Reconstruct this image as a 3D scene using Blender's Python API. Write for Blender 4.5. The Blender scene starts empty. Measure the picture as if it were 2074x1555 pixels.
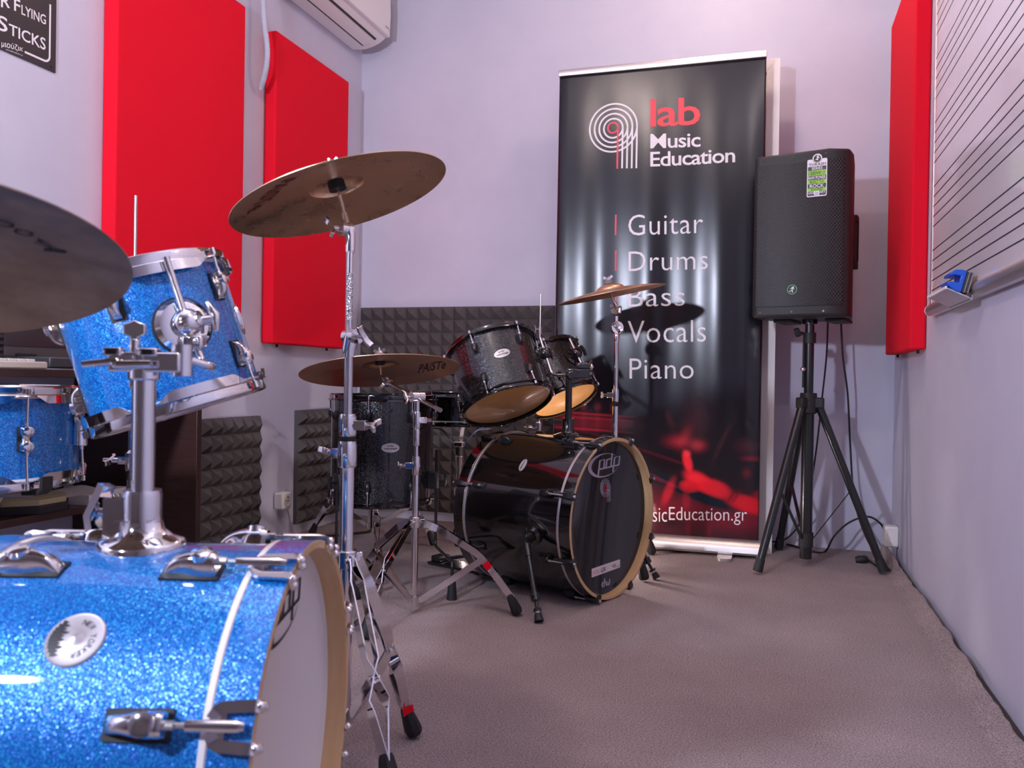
import bpy, bmesh, math, random
import numpy as np
from mathutils import Vector, Matrix
random.seed(7)
R_ = math.radians
scn = bpy.context.scene
COL = scn.collection

# ------------------------------------------------------------------ camera
IMG_W, IMG_H = 2074, 1555
FOC = 14.0 / 17.3 * IMG_W
yaw, pitch, roll = R_(17.2), R_(-0.35), R_(0.9)
CF = Vector((-math.sin(yaw) * math.cos(pitch), math.cos(yaw) * math.cos(pitch), math.sin(pitch)))
_r0 = Vector((math.cos(yaw), math.sin(yaw), 0)); _u0 = _r0.cross(CF)
CR = _r0 * math.cos(roll) + _u0 * math.sin(roll)
CU = -_r0 * math.sin(roll) + _u0 * math.cos(roll)
CAM = Vector((0, 0, 0.70))
cam_d = bpy.data.cameras.new('camera'); cam = bpy.data.objects.new('camera', cam_d); COL.objects.link(cam)
cam_d.sensor_fit = 'HORIZONTAL'; cam_d.sensor_width = 17.3; cam_d.lens = 14.0
cam_d.clip_start = 0.05
cam_d.dof.use_dof = True; cam_d.dof.focus_distance = 2.35; cam_d.dof.aperture_fstop = 3.2
Mc = Matrix.Identity(4)
for i in range(3):
    Mc[i][0], Mc[i][1], Mc[i][2], Mc[i][3] = CR[i], CU[i], -CF[i], CAM[i]
cam.matrix_world = Mc
scn.camera = cam

# measured photo points -> places on known planes of the room
def _ray(x, y): return CF + CR * ((x - IMG_W / 2) / FOC) + CU * ((IMG_H / 2 - y) / FOC)
def on_z(x, y, z): d = _ray(x, y); return CAM + d * ((z - CAM.z) / d.z)
def on_x(x, y, X): d = _ray(x, y); return CAM + d * (X / d.x)
def on_y(x, y, Y): d = _ray(x, y); return CAM + d * (Y / d.y)
def at_d(x, y, D): return CAM + _ray(x, y) * D
def on_plane(x, y, c, n):
    d = _ray(x, y); return CAM + d * ((Vector(c) - CAM).dot(n) / d.dot(n))

# ------------------------------------------------------------------ light and exposure
scn.view_settings.view_transform = 'Standard'
scn.view_settings.look = 'None'
scn.view_settings.exposure = 0.60
scn.view_settings.gamma = 1.0
scn.view_settings.use_curve_mapping = False
w = bpy.data.worlds.new('world'); scn.world = w; w.use_nodes = True
w.node_tree.nodes['Background'].inputs[0].default_value = (0.5, 0.52, 0.6, 1)
w.node_tree.nodes['Background'].inputs[1].default_value = 0.02

def lamp(name, kind, loc, power, color, size, aim=None, **kw):
    d = bpy.data.lights.new(name, kind); d.energy = power; d.color = color
    if kind == 'AREA': d.size = size
    else: d.shadow_soft_size = size
    for k, v in kw.items(): setattr(d, k, v)
    o = bpy.data.objects.new(name, d); COL.objects.link(o); o.location = loc
    if aim is not None:
        o.rotation_euler = (Vector(aim) - Vector(loc)).to_track_quat('-Z', 'Y').to_euler()
    return o
# cool lamp behind and left of the camera, warm ceiling lamp over the blue kit, floor spot behind the black kit
lamp('key_light', 'AREA', (-1.25, -.50, 1.50), 40, (.74, .79, 1.0), .13, (-1.25, 3.5, 1.25), shape='DISK')
lamp('ceiling_light', 'POINT', (-.88, 1.18, 2.60), 17, (1.0, .80, .74), .06)
lamp('ceiling_light', 'POINT', (-.20, 3.05, 2.62), 9, (1.0, .74, .62), .06)
lamp('ceiling_light', 'POINT', (.12, .75, 2.60), 7, (1.0, .86, .86), .06)
lamp('floor_lamp', 'POINT', (-.70, 3.08, .13), 7, (1.0, .84, .80), .04)

# ------------------------------------------------------------------ mesh helpers
def frame(loc, z, xh):
    z = Vector(z).normalized(); xh = Vector(xh)
    x = (xh - z * xh.dot(z)).normalized(); y = z.cross(x)
    M = Matrix.Identity(4)
    for i in range(3):
        M[i][0], M[i][1], M[i][2], M[i][3] = x[i], y[i], z[i], loc[i]
    return M

def fillet(pts, rad, n=5):
    pts = [Vector(p) for p in pts]; out = [pts[0]]
    for i in range(1, len(pts) - 1):
        a, b, c = pts[i - 1], pts[i], pts[i + 1]
        r = min(rad, (a - b).length * .45, (c - b).length * .45)
        p, q = b + (a - b).normalized() * r, b + (c - b).normalized() * r
        for k in range(n + 1):
            t = k / n; out.append(p * (1 - t) ** 2 + b * 2 * t * (1 - t) + q * t * t)
    out.append(pts[-1]); return out

def smooth_path(pts, n=6):
    P = [Vector(p) for p in pts]; out = []
    for i in range(len(P) - 1):
        p0, p1, p2, p3 = P[max(i - 1, 0)], P[i], P[i + 1], P[min(i + 2, len(P) - 1)]
        for k in range(n):
            t = k / n
            out.append(.5 * ((2 * p1) + (p2 - p0) * t + (2 * p0 - 5 * p1 + 4 * p2 - p3) * t * t + (3 * p1 - p0 - 3 * p2 + p3) * t ** 3))
    out.append(P[-1]); return out

class MB:
    def __init__(s): s.v, s.f, s.mi = [], [], []
    def add(s, vs, fs, mi=0, M=None):
        o = len(s.v)
        for p in vs:
            p = Vector(p); s.v.append(M @ p if M is not None else p)
        for f in fs: s.f.append([i + o for i in f]); s.mi.append(mi)
        return s
    def box(s, c, d, mi=0, M=None):
        x, y, z = c; a, b, e = d[0] / 2, d[1] / 2, d[2] / 2
        vs = [(x + i * a, y + j * b, z + k * e) for k in (-1, 1) for j in (-1, 1) for i in (-1, 1)]
        return s.add(vs, [(0, 2, 3, 1), (4, 5, 7, 6), (0, 1, 5, 4), (2, 6, 7, 3), (0, 4, 6, 2), (1, 3, 7, 5)], mi, M)
    def span(s, a, b, mi=0, M=None):
        return s.box([(p + q) / 2 for p, q in zip(a, b)], [abs(q - p) for p, q in zip(a, b)], mi, M)
    def tube(s, pts, r, seg=10, mi=0, M=None, caps=True, closed=False):
        pts = [Vector(p) for p in pts]; n = len(pts)
        rs = r if isinstance(r, (list, tuple)) else [r] * n
        t0 = (pts[1] - pts[0]).normalized()
        u = t0.orthogonal().normalized(); vs, fs = [], []
        pt = t0
        for i, p in enumerate(pts):
            if closed: t = (pts[(i + 1) % n] - pts[i - 1]).normalized()
            elif i == 0: t = t0
            elif i == n - 1: t = (pts[-1] - pts[-2]).normalized()
            else: t = ((pts[i + 1] - p).normalized() + (p - pts[i - 1]).normalized()).normalized()
            ax = pt.cross(t)
            if ax.length > 1e-7: u = Matrix.Rotation(pt.angle(t), 3, ax) @ u
            pt = t; u = (u - t * u.dot(t)).normalized(); w_ = t.cross(u)
            for k in range(seg):
                a = 2 * math.pi * k / seg
                vs.append(p + (u * math.cos(a) + w_ * math.sin(a)) * rs[i])
        m = n if closed else n - 1
        for i in range(m):
            j = (i + 1) % n
            for k in range(seg):
                l = (k + 1) % seg
                fs.append((i * seg + k, i * seg + l, j * seg + l, j * seg + k))
        if caps and not closed:
            fs.append(tuple(range(seg - 1, -1, -1))); fs.append(tuple((n - 1) * seg + k for k in range(seg)))
        return s.add(vs, fs, mi, M)
    def cyl(s, a, b, r, r2=None, seg=20, mi=0, M=None):
        return s.tube([a, b], [r, r if r2 is None else r2], seg, mi, M)
    def lathe(s, prof, seg=48, mi=0, M=None, closed=False, mis=None):
        n = len(prof); vs, fs, ms = [], [], []
        for k in range(seg):
            a = 2 * math.pi * k / seg
            for (r, z) in prof: vs.append((r * math.cos(a), r * math.sin(a), z))
        for k in range(seg):
            l = (k + 1) % seg
            for i in range(n if closed else n - 1):
                j = (i + 1) % n
                if prof[i][0] < 1e-9 and prof[j][0] < 1e-9: continue
                f = [k * n + i, l * n + i, l * n + j, k * n + j]
                if prof[i][0] < 1e-9: f = [k * n + i, l * n + j, k * n + j]
                if prof[j][0] < 1e-9: f = [k * n + i, l * n + i, k * n + j]
                fs.append(f); ms.append(mis[i] if mis else mi)
        o = len(s.f); s.add(vs, fs, mi, M); s.mi[o:] = ms
        return s
    def prism(s, poly, h0, h1, mi=0, M=None):
        n = len(poly); vs = [(x, y, h0) for x, y in poly] + [(x, y, h1) for x, y in poly]
        fs = [tuple(range(n - 1, -1, -1)), tuple(range(n, 2 * n))] + [(i, (i + 1) % n, (i + 1) % n + n, i + n) for i in range(n)]
        return s.add(vs, fs, mi, M)
    def ball(s, c, r, seg=16, rings=10, mi=0, M=None, sc=(1, 1, 1)):
        prof = [(math.sin(math.pi * i / rings) * r, -math.cos(math.pi * i / rings) * r) for i in range(rings + 1)]
        prof[0] = (0, -r); prof[-1] = (0, r)
        T = Matrix.Translation(c) @ Matrix.Diagonal((*sc, 1))
        return s.lathe(prof, seg, mi, (M @ T) if M is not None else T)
    def bar(s, pts, wv, w_, t, mi=0, M=None):
        """flat bar swept along pts; wide side along wv"""
        pts = [Vector(p) for p in pts]; wv = Vector(wv); vs, fs = [], []; n = len(pts)
        for i, p in enumerate(pts):
            d = (pts[min(i + 1, n - 1)] - pts[max(i - 1, 0)]).normalized()
            a = (wv - d * wv.dot(d)).normalized() * (w_ / 2); b = d.cross(a).normalized() * (t / 2)
            vs += [p - a - b, p + a - b, p + a + b, p - a + b]
        for i in range(n - 1):
            for k in range(4):
                l = (k + 1) % 4; fs.append((i * 4 + k, i * 4 + l, i * 4 + 4 + l, i * 4 + 4 + k))
        fs += [(3, 2, 1, 0), tuple((n - 1) * 4 + k for k in range(4))]
        return s.add(vs, fs, mi, M)
    def build(s, name, mats, parent=None, bevel=0, sharp=35, seg=2):
        me = bpy.data.meshes.new(name)
        me.from_pydata([tuple(v) for v in s.v], [], s.f)
        mats = mats if isinstance(mats, (list, tuple)) else [mats]
        for m in mats: me.materials.append(m)
        me.polygons.foreach_set('material_index', s.mi)
        bm = bmesh.new(); bm.from_mesh(me); bmesh.ops.recalc_face_normals(bm, faces=bm.faces); bm.to_mesh(me); bm.free()
        me.polygons.foreach_set('use_smooth', [True] * len(me.polygons))
        me.set_sharp_from_angle(angle=R_(sharp)); me.update()
        o = bpy.data.objects.new(name, me); COL.objects.link(o)
        if parent is not None: o.parent = parent
        if bevel:
            b = o.modifiers.new('bevel', 'BEVEL'); b.width = bevel; b.segments = seg; b.limit_method = 'ANGLE'; b.angle_limit = R_(40)
            b.harden_normals = False
        return o

def tag(o, label=None, cat=None, group=None, kind=None):
    if label: o['label'] = label
    if cat: o['category'] = cat
    if group: o['group'] = group
    if kind: o['kind'] = kind
    return o
def thing(name, label, cat, M=None, group=None):
    o = bpy.data.objects.new(name, None); COL.objects.link(o); o.empty_display_size = .05
    if M is not None: o.matrix_world = M if isinstance(M, Matrix) else Matrix.Translation(M)
    return tag(o, label, cat, group)

_tc = {}
def glyphs(s, bold=0.0, sc=1.0, spacing=1.0):
    """outline of a piece of writing: (points, faces) scaled to a unit box plus its aspect"""
    k = (s, bold, sc, spacing)
    if k not in _tc:
        cu = bpy.data.curves.new('t', 'FONT'); cu.body = s; cu.offset = bold; cu.space_character = spacing
        cu.resolution_u = 3
        o = bpy.data.objects.new('t', cu); COL.objects.link(o)
        dg = bpy.context.evaluated_depsgraph_get(); ev = o.evaluated_get(dg)
        me = bpy.data.meshes.new_from_object(ev)
        vs = [(v.co.x, v.co.y) for v in me.vertices]; fs = [tuple(p.vertices) for p in me.polygons]
        bpy.data.objects.remove(o); bpy.data.curves.remove(cu); bpy.data.meshes.remove(me)
        x0, x1 = min(v[0] for v in vs), max(v[0] for v in vs); y0, y1 = min(v[1] for v in vs), max(v[1] for v in vs)
        _tc[k] = ([((x - x0) / (x1 - x0), (y - y0) / (y1 - y0)) for x, y in vs], fs, (x1 - x0) / (y1 - y0))
    return _tc[k]
def put_text(mb, s, fn, bold=0.0, mi=0, spacing=1.0):
    """fn maps the unit box of the writing onto a surface"""
    vs, fs, _ = glyphs(s, min(bold, .012), 1.0, spacing)
    mb.add([fn(u, v) for u, v in vs], fs, mi)
def quad_fn(p00, p10, p11, p01):
    p00, p10, p11, p01 = map(Vector, (p00, p10, p11, p01))
    return lambda u, v: p00 * (1 - u) * (1 - v) + p10 * u * (1 - v) + p11 * u * v + p01 * (1 - u) * v
def stroke(mb, pts, w_, fn, mi=0, closed=False):
    """flat painted line in plane coordinates"""
    P = [Vector(p).to_2d() for p in pts]; n = len(P); vs, fs = [], []
    for i, p in enumerate(P):
        a = P[i - 1] if (i or closed) else p; b = P[(i + 1) % n] if (i < n - 1 or closed) else p
        d = (b - a).normalized(); q = Vector((-d.y, d.x)) * (w_ / 2)
        vs += [fn(p.x - q.x, p.y - q.y), fn(p.x + q.x, p.y + q.y)]
    for i in range(n if closed else n - 1):
        j = (i + 1) % n; fs.append((2 * i, 2 * j, 2 * j + 1, 2 * i + 1))
    mb.add(vs, fs, mi)
def patch(mb, poly, fn, mi=0):
    mb.add([fn(x, y) for x, y in poly], [tuple(range(len(poly)))], mi)
def rrect(x0, y0, x1, y1, r, n=5):
    out = []
    for cx, cy, a0 in ((x1 - r, y1 - r, 0), (x0 + r, y1 - r, 90), (x0 + r, y0 + r, 180), (x1 - r, y0 + r, 270)):
        for k in range(n + 1):
            a = R_(a0 + 90 * k / n); out.append((cx + r * math.cos(a), cy + r * math.sin(a)))
    return out
def circle(cx, cy, r, n=48, a0=0, a1=360, ry=None):
    m = n if a1 - a0 >= 360 else n + 1
    return [(cx + r * math.cos(R_(a0 + (a1 - a0) * k / n)), cy + (ry or r) * math.sin(R_(a0 + (a1 - a0) * k / n))) for k in range(m)]

# ------------------------------------------------------------------ materials
def mat(name, col, rough=.5, metal=0.0, coat=0.0, spec=.5, crough=.05, **kw):
    m = bpy.data.materials.new(name); m.use_nodes = True
    b = m.node_tree.nodes['Principled BSDF']
    b.inputs['Base Color'].default_value = (*col, 1); b.inputs['Roughness'].default_value = rough
    b.inputs['Metallic'].default_value = metal; b.inputs['Coat Weight'].default_value = coat
    b.inputs['Coat Roughness'].default_value = crough; b.inputs['Specular IOR Level'].default_value = spec
    for k, v in kw.items(): b.inputs[k].default_value = v
    return m
class NT:
    def __init__(s, m): s.t = m.node_tree; s.n = s.t.nodes; s.b = s.n['Principled BSDF']
    def new(s, ty, **kw):
        n = s.n.new(ty)
        for k, v in kw.items():
            if k.startswith('i_'): n.inputs[int(k[2:]) if k[2:].isdigit() else k[2:]].default_value = v
            else: setattr(n, k, v)
        return n
    def link(s, a, b): s.t.links.new(a, b)
    def coord(s, which='Object'): return s.new('ShaderNodeTexCoord').outputs[which]
    def noise(s, scale, detail=4, rough=.5, vec=None, stretch=None):
        n = s.new('ShaderNodeTexNoise'); n.inputs['Scale'].default_value = scale; n.inputs['Detail'].default_value = detail; n.inputs['Roughness'].default_value = rough
        v = vec or s.coord()
        if stretch:
            mp = s.new('ShaderNodeMapping'); mp.inputs['Scale'].default_value = stretch; s.link(v, mp.inputs['Vector']); v = mp.outputs[0]
        s.link(v, n.inputs['Vector']); return n
    def ramp(s, fac, stops):
        r = s.new('ShaderNodeValToRGB'); e = r.color_ramp.elements
        while len(e) < len(stops): e.new(.5)
        for x, (p, c) in zip(e, stops): x.position = p; x.color = (*c, 1)
        s.link(fac, r.inputs[0]); return r.outputs[0]
    def bump(s, h, strength=.2, dist=.001):
        b = s.new('ShaderNodeBump'); b.inputs['Strength'].default_value = strength; b.inputs['Distance'].default_value = dist
        s.link(h, b.inputs['Height']); return b.outputs[0]

def noisy(name, c0, c1, scale, rough, bump=.15, bdist=.001, detail=5, stretch=None, metal=0, lo=.35, hi=.65, **kw):
    m = mat(name, c0, rough, metal, **kw); t = NT(m); n = t.noise(scale, detail, .6, stretch=stretch)
    t.link(t.ramp(n.outputs[0], [(lo, c0), (hi, c1)]), t.b.inputs['Base Color'])
    if bump: t.link(t.bump(n.outputs[0], bump, bdist), t.b.inputs['Normal'])
    return m

def flake(name, base, hot, cell, rough, spread, metal=.75, share=.5):
    """glitter wrap: tiny tilted metal flakes under clear lacquer"""
    m = mat(name, base, rough, metal, coat=1.0, crough=.03); t = NT(m)
    v = t.new('ShaderNodeTexVoronoi', feature='F1'); v.inputs['Scale'].default_value = 1 / cell
    t.link(t.coord(), v.inputs['Vector'])
    g = t.new('ShaderNodeNewGeometry')
    sub = t.new('ShaderNodeVectorMath', operation='SUBTRACT'); t.link(v.outputs['Color'], sub.inputs[0]); sub.inputs[1].default_value = (.5, .5, .5)
    sc = t.new('ShaderNodeVectorMath', operation='SCALE'); t.link(sub.outputs[0], sc.inputs[0]); sc.inputs['Scale'].default_value = spread
    ad = t.new('ShaderNodeVectorMath', operation='ADD'); t.link(g.outputs['Normal'], ad.inputs[0]); t.link(sc.outputs[0], ad.inputs[1])
    no = t.new('ShaderNodeVectorMath', operation='NORMALIZE'); t.link(ad.outputs[0], no.inputs[0]); t.link(no.outputs[0], t.b.inputs['Normal'])
    sep = t.new('ShaderNodeSeparateColor'); t.link(v.outputs['Color'], sep.inputs[0])
    t.link(t.ramp(sep.outputs[0], [(0, base), (share, base), (1, hot)]), t.b.inputs['Base Color'])
    return m

M = {}
M['wall'] = noisy('wall_paint', (.53, .52, .63), (.57, .56, .67), 3.0, .62, .04, .0006, 8)
M['wall_far'] = mat('darkened_unseen_wall', (.24, .22, .23), .7)  # unseen front wall, darkened to put dark reflections into the chrome
M['ceil'] = mat('ceiling_paint', (.75, .74, .74), .8)
def carpet():
    m = mat('carpet', (.3, .25, .23), .95, spec=.15); t = NT(m)
    f = t.noise(270, 3, .75); b = t.noise(3.2, 5, .55); l = t.noise(1.7, 3, .5, stretch=(1.0, 2.6, 1))
    c1 = t.ramp(f.outputs[0], [(.30, (.11, .085, .085)), (.70, (.50, .42, .42))])
    c2 = t.ramp(b.outputs[0], [(.3, (.86, .84, .84)), (.7, (1.06, 1.05, 1.04))])
    c3 = t.ramp(l.outputs[0], [(.62, (1, 1, 1)), (.78, (1.14, 1.13, 1.12))])
    mx = t.new('ShaderNodeMix', data_type='RGBA', blend_type='MULTIPLY'); mx.inputs[0].default_value = 1
    t.link(c1, mx.inputs[6]); t.link(c2, mx.inputs[7])
    my = t.new('ShaderNodeMix', data_type='RGBA', blend_type='MULTIPLY'); my.inputs[0].default_value = 1
    t.link(mx.outputs[2], my.inputs[6]); t.link(c3, my.inputs[7]); t.link(my.outputs[2], t.b.inputs['Base Color'])
    wv = t.new('ShaderNodeTexVoronoi'); wv.inputs['Scale'].default_value = 230; t.link(t.coord(), wv.inputs['Vector'])
    t.link(t.bump(wv.outputs['Distance'], .6, .003), t.b.inputs['Normal'])
    return m
M['carpet'] = carpet()
M['floor_edge'] = mat('bare_floor', (.05, .045, .045), .9)
M['red'] = noisy('red_fabric', (.74, .003, .018), (.82, .005, .026), 900, .85, .25, .0006, 2, spec=.2)
M['foam'] = noisy('acoustic_foam', (.075, .066, .066), (.115, .102, .100), 700, .95, .4, .001, 2, spec=.1)
M['chrome'] = mat('chrome', (.82, .80, .81), .07, 1.0)
M['steel'] = mat('brushed_steel', (.62, .60, .60), .28, 1.0)
M['alu'] = mat('aluminium', (.72, .70, .70), .38, 1.0)
M['rubber'] = mat('black_rubber', (.012, .012, .013), .6)
M['black_metal'] = mat('black_metal', (.010, .010, .011), .28, 0, coat=.3)
M['black_matte'] = noisy('black_plastic', (.014, .013, .014), (.022, .021, .022), 600, .55, .2, .0004, 2)
M['black_gloss'] = mat('black_lacquer', (.004, .0035, .004), .12, 0, coat=1.0, crough=.02)
M['blue_flake'] = flake('blue_sparkle', (.0, .10, .46), (.03, .52, 1.0), .0012, .28, .42, .30, .62)
M['black_flake'] = flake('black_sparkle', (.004, .004, .005), (.16, .15, .17), .0014, .25, .40, .25, .86)
M['white_head'] = mat('white_drumhead', (.72, .70, .72), .35)
def pink_head():
    m = mat('white_front_drumhead', (.74, .72, .74), .30, coat=.3); return m
M['front_head'] = pink_head()
M['collar'] = mat('drumhead_collar', (.74, .70, .70), .35)
def wood(name, c0, c1, st, rough=.4, coat=.3):
    m = mat(name, c0, rough, coat=coat); t = NT(m); n = t.noise(9, 5, .6, stretch=st)
    t.link(t.ramp(n.outputs[0], [(.3, c0), (.7, c1)]), t.b.inputs['Base Color']); return m
M['maple'] = wood('maple', (.60, .38, .18), (.70, .47, .25), (1, 1, 9))
M['maple_dark'] = wood('amber_drumhead', (.78, .38, .12), (.84, .46, .17), (6, 1, 1), .25, .5)
M['wenge'] = wood('dark_wood', (.030, .012, .010), (.055, .022, .018), (1, 14, 14), .35, .2)
M['black_head'] = mat('black_drumhead', (.012, .010, .012), .12, coat=.6)
M['silver_ink'] = mat('silver_print', (.42, .40, .48), .5)
M['white_ink'] = mat('white_print', (.80, .76, .79), .5)
M['red_ink'] = mat('red_print', (.80, .06, .08), .5)
M['pink_ink'] = mat('pink_print', (.78, .08, .12), .5)
M['black_ink'] = mat('black_print', (.012, .009, .012), .5)
M['green_ink'] = mat('green_print', (.28, .62, .02), .45)
M['navy_ink'] = mat('navy_print', (.025, .025, .045), .45)
def bronze(name, c0, c1, rough, ring=900, noise_amt=.3):
    m = mat(name, c0, rough, 1.0); t = NT(m)
    sx = t.new('ShaderNodeSeparateXYZ'); co = t.coord(); t.link(co, sx.inputs[0])
    px = t.new('ShaderNodeMath', operation='MULTIPLY'); t.link(sx.outputs[0], px.inputs[0]); t.link(sx.outputs[0], px.inputs[1])
    py = t.new('ShaderNodeMath', operation='MULTIPLY'); t.link(sx.outputs[1], py.inputs[0]); t.link(sx.outputs[1], py.inputs[1])
    ad = t.new('ShaderNodeMath', operation='ADD'); t.link(px.outputs[0], ad.inputs[0]); t.link(py.outputs[0], ad.inputs[1])
    sq = t.new('ShaderNodeMath', operation='SQRT'); t.link(ad.outputs[0], sq.inputs[0])
    cv = t.new('ShaderNodeCombineXYZ'); t.link(sq.outputs[0], cv.inputs[0])
    g = t.noise(ring, 3, .6, vec=cv.outputs[0]); n = t.noise(14, 6, .65)
    t.link(t.ramp(n.outputs[0], [(.35, c0), (.68, c1)]), t.b.inputs['Base Color'])
    t.link(t.bump(g.outputs[0], .25, .0006), t.b.inputs['Normal'])
    r = t.new('ShaderNodeMapRange'); r.inputs[1].default_value = .3; r.inputs[2].default_value = .7; r.inputs[3].default_value = rough - noise_amt * .3; r.inputs[4].default_value = rough + noise_amt * .4
    t.link(n.outputs[0], r.inputs[0]); t.link(r.outputs[0], t.b.inputs['Roughness'])
    return m
M['bronze'] = bronze('cymbal_bronze', (.66, .43, .27), (.76, .52, .33), .30)
M['copper'] = bronze('cymbal_copper', (.88, .52, .31), (.95, .60, .38), .38)
M['raw_bronze'] = bronze('raw_bronze', (.27, .19, .145), (.46, .35, .25), .38, 500, .35)
M['white_plastic'] = mat('white_plastic', (.80, .77, .76), .35)
M['cream'] = mat('cream_plastic', (.62, .56, .47), .45)
M['beige_pad'] = noisy('tan_rubber', (.38, .34, .20), (.45, .40, .25), 30, .7, 0)
M['paper'] = mat('paper', (.66, .62, .61), .8)
M['screen'] = mat('laptop_screen', (.006, .005, .007), .15)
M['grey_plastic'] = mat('grey_plastic', (.035, .033, .038), .45)
M['white_board'] = mat('whiteboard_enamel', (.74, .68, .73), .16, coat=.6)
M['frame_white'] = mat('white_frame', (.80, .77, .76), .4)
M['blue_plastic'] = mat('blue_plastic', (.01, .09, .55), .35)
M['felt'] = noisy('grey_felt', (.16, .15, .15), (.24, .22, .22), 500, .95, .3)
M['hose'] = mat('grey_hose', (.45, .47, .55), .5)
M['tape'] = None
def tape():
    m = mat('silver_tape', (.8, .8, .82), .2, 1.0); t = NT(m)
    v = t.new('ShaderNodeTexVoronoi'); v.inputs['Scale'].default_value = 420; t.link(t.coord(), v.inputs['Vector'])
    h = t.new('ShaderNodeMix', data_type='RGBA'); h.inputs[0].default_value = .3; h.inputs[6].default_value = (.85, .85, .88, 1); t.link(v.outputs['Color'], h.inputs[7])
    t.link(h.outputs[2], t.b.inputs['Base Color']); t.link(t.bump(v.outputs['Distance'], .8, .002), t.b.inputs['Normal']); return m
M['tape'] = tape()
def grille():
    m = mat('speaker_grille', (.022, .02, .022), .45, .2); t = NT(m); co = t.coord()
    outs = []
    for off in (0.0, .5):
        mp = t.new('ShaderNodeMapping'); mp.inputs['Scale'].default_value = (1 / .0105, 1, 1 / .0150); mp.inputs['Location'].default_value = (off, 0, off)
        t.link(co, mp.inputs[0]); fr = t.new('ShaderNodeVectorMath', operation='FRACTION'); t.link(mp.outputs[0], fr.inputs[0])
        sb = t.new('ShaderNodeVectorMath', operation='SUBTRACT'); t.link(fr.outputs[0], sb.inputs[0]); sb.inputs[1].default_value = (.5, .5, .5)
        ml = t.new('ShaderNodeVectorMath', operation='MULTIPLY'); t.link(sb.outputs[0], ml.inputs[0]); ml.inputs[1].default_value = (.0105, 0, .0150)
        ln = t.new('ShaderNodeVectorMath', operation='LENGTH'); t.link(ml.outputs[0], ln.inputs[0]); outs.append(ln.outputs['Value'])
    mn = t.new('ShaderNodeMath', operation='MINIMUM'); t.link(outs[0], mn.inputs[0]); t.link(outs[1], mn.inputs[1])
    lt = t.new('ShaderNodeMapRange'); lt.inputs[1].default_value = .0031; lt.inputs[2].default_value = .0042; t.link(mn.outputs[0], lt.inputs[0])
    t.link(t.ramp(lt.outputs[0], [(0, (.001, .001, .001)), (1, (.040, .034, .038))]), t.b.inputs['Base Color'])
    t.link(t.bump(lt.outputs[0], .6, .002), t.b.inputs['Normal']); return m
M['grille'] = grille()

# ------------------------------------------------------------------ the room
XL, XR, YB, YF, ZC = -1.985, .50, 3.77, -2.3, 2.72
def struct(name, mb, m, **kw):
    o = mb.build(name, m, **kw); o['kind'] = 'structure'; return o
struct('floor', MB().span((XL - .1, YF - .1, -.1), (XR + .1, YB + .1, 0)), M['carpet'])
struct('ceiling', MB().span((XL - .1, YF - .1, ZC), (XR + .1, YB + .1, ZC + .1)), M['ceil'])
struct('wall_left', MB().span((XL - .1, YF - .1, 0), (XL, YB + .1, ZC)), M['wall'])
struct('wall_right', MB().span((XR, YF - .1, 0), (XR + .1, YB + .1, ZC)), M['wall'])
struct('wall_back', MB().span((XL, YB, 0), (XR, YB + .1, ZC)), M['wall'])
struct('wall_front', MB().span((XL, YF - .1, 0), (XR, YF, ZC)), M['wall_far'])
# carpet edge curling up along the right wall, with the gap beside it
def carpet_edge():
    mb = MB(); n = 140; vs, fs = [], []
    prof = [(-.045, .0008), (-.030, .003), (-.016, .011), (-.006, .021), (.001, .028), (.006, .027), (.004, .019), (-.004, .009), (-.008, .0008)]
    rnd = random.Random(3); a = 0; b = 0
    for i in range(n + 1):
        t = i / n; y = -.6 + t * 4.2
        a = a * .8 + rnd.uniform(-.003, .003); b = b * .8 + rnd.uniform(-.12, .12)
        lift = 1 + b + (1.6 * max(0, (t - .93) / .07) ** 2)
        x0 = .478 - .012 * math.sin(3.1 * t) ** 2 + a - .03 * max(0, (t - .93) / .07) ** 2
        for (dx, z) in prof: vs.append((x0 + dx * (1 if dx < 0 else 1), y, z * lift))
    m = len(prof)
    for i in range(n):
        for k in range(m - 1): fs.append((i * m + k, i * m + k + 1, (i + 1) * m + k + 1, (i + 1) * m + k))
    mb.add(vs, fs)
    return struct('trim_1', mb, M['carpet'], sharp=80)
carpet_edge()
struct('trim_2', MB().span((.484, YF, 0), (XR, YB, .0015)), M['floor_edge'])

# ---- foam tiles
def foam(u0, v0, side, label, w_=.5, h_=.5, nx=8, nz=8, base=.018, tip=.05):
    mb = MB(); vs, fs = [], []
    if side == 'left': P = lambda u, v, h: (XL + h, u, v)
    else: P = lambda u, v, h: (u, YB - h, v)
    dx, dz = w_ / nx, h_ / nz
    for i in range(nx + 1):
        for k in range(nz + 1): vs.append(P(u0 + i * dx, v0 + k * dz, base))
    for i in range(nx):
        for k in range(nz):
            vs.append(P(u0 + (i + .5) * dx, v0 + (k + .5) * dz, tip)); c = len(vs) - 1
            q = [i * (nz + 1) + k, (i + 1) * (nz + 1) + k, (i + 1) * (nz + 1) + k + 1, i * (nz + 1) + k + 1]
            for a in range(4): fs.append((q[a], q[(a + 1) % 4], c))
    mb.add(vs, fs)
    e = .0005
    for (a, b, c_, d) in (((u0, v0), (u0 + w_, v0), 0, 0), ((u0, v0 + h_), (u0 + w_, v0 + h_), 0, 0), ((u0, v0), (u0, v0 + h_), 0, 0), ((u0 + w_, v0), (u0 + w_, v0 + h_), 0, 0)):
        mb.add([P(*a, e), P(*b, e), P(*b, base), P(*a, base)], [(0, 1, 2, 3)])
    mb.add([P(u0, v0, e), P(u0 + w_, v0, e), P(u0 + w_, v0 + h_, e), P(u0, v0 + h_, e)], [(0, 1, 2, 3)])
    o = mb.build('foam_panel', M['foam'], sharp=10)
    return tag(o, label, 'acoustic foam', 'charcoal pyramid foam tiles')
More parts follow.
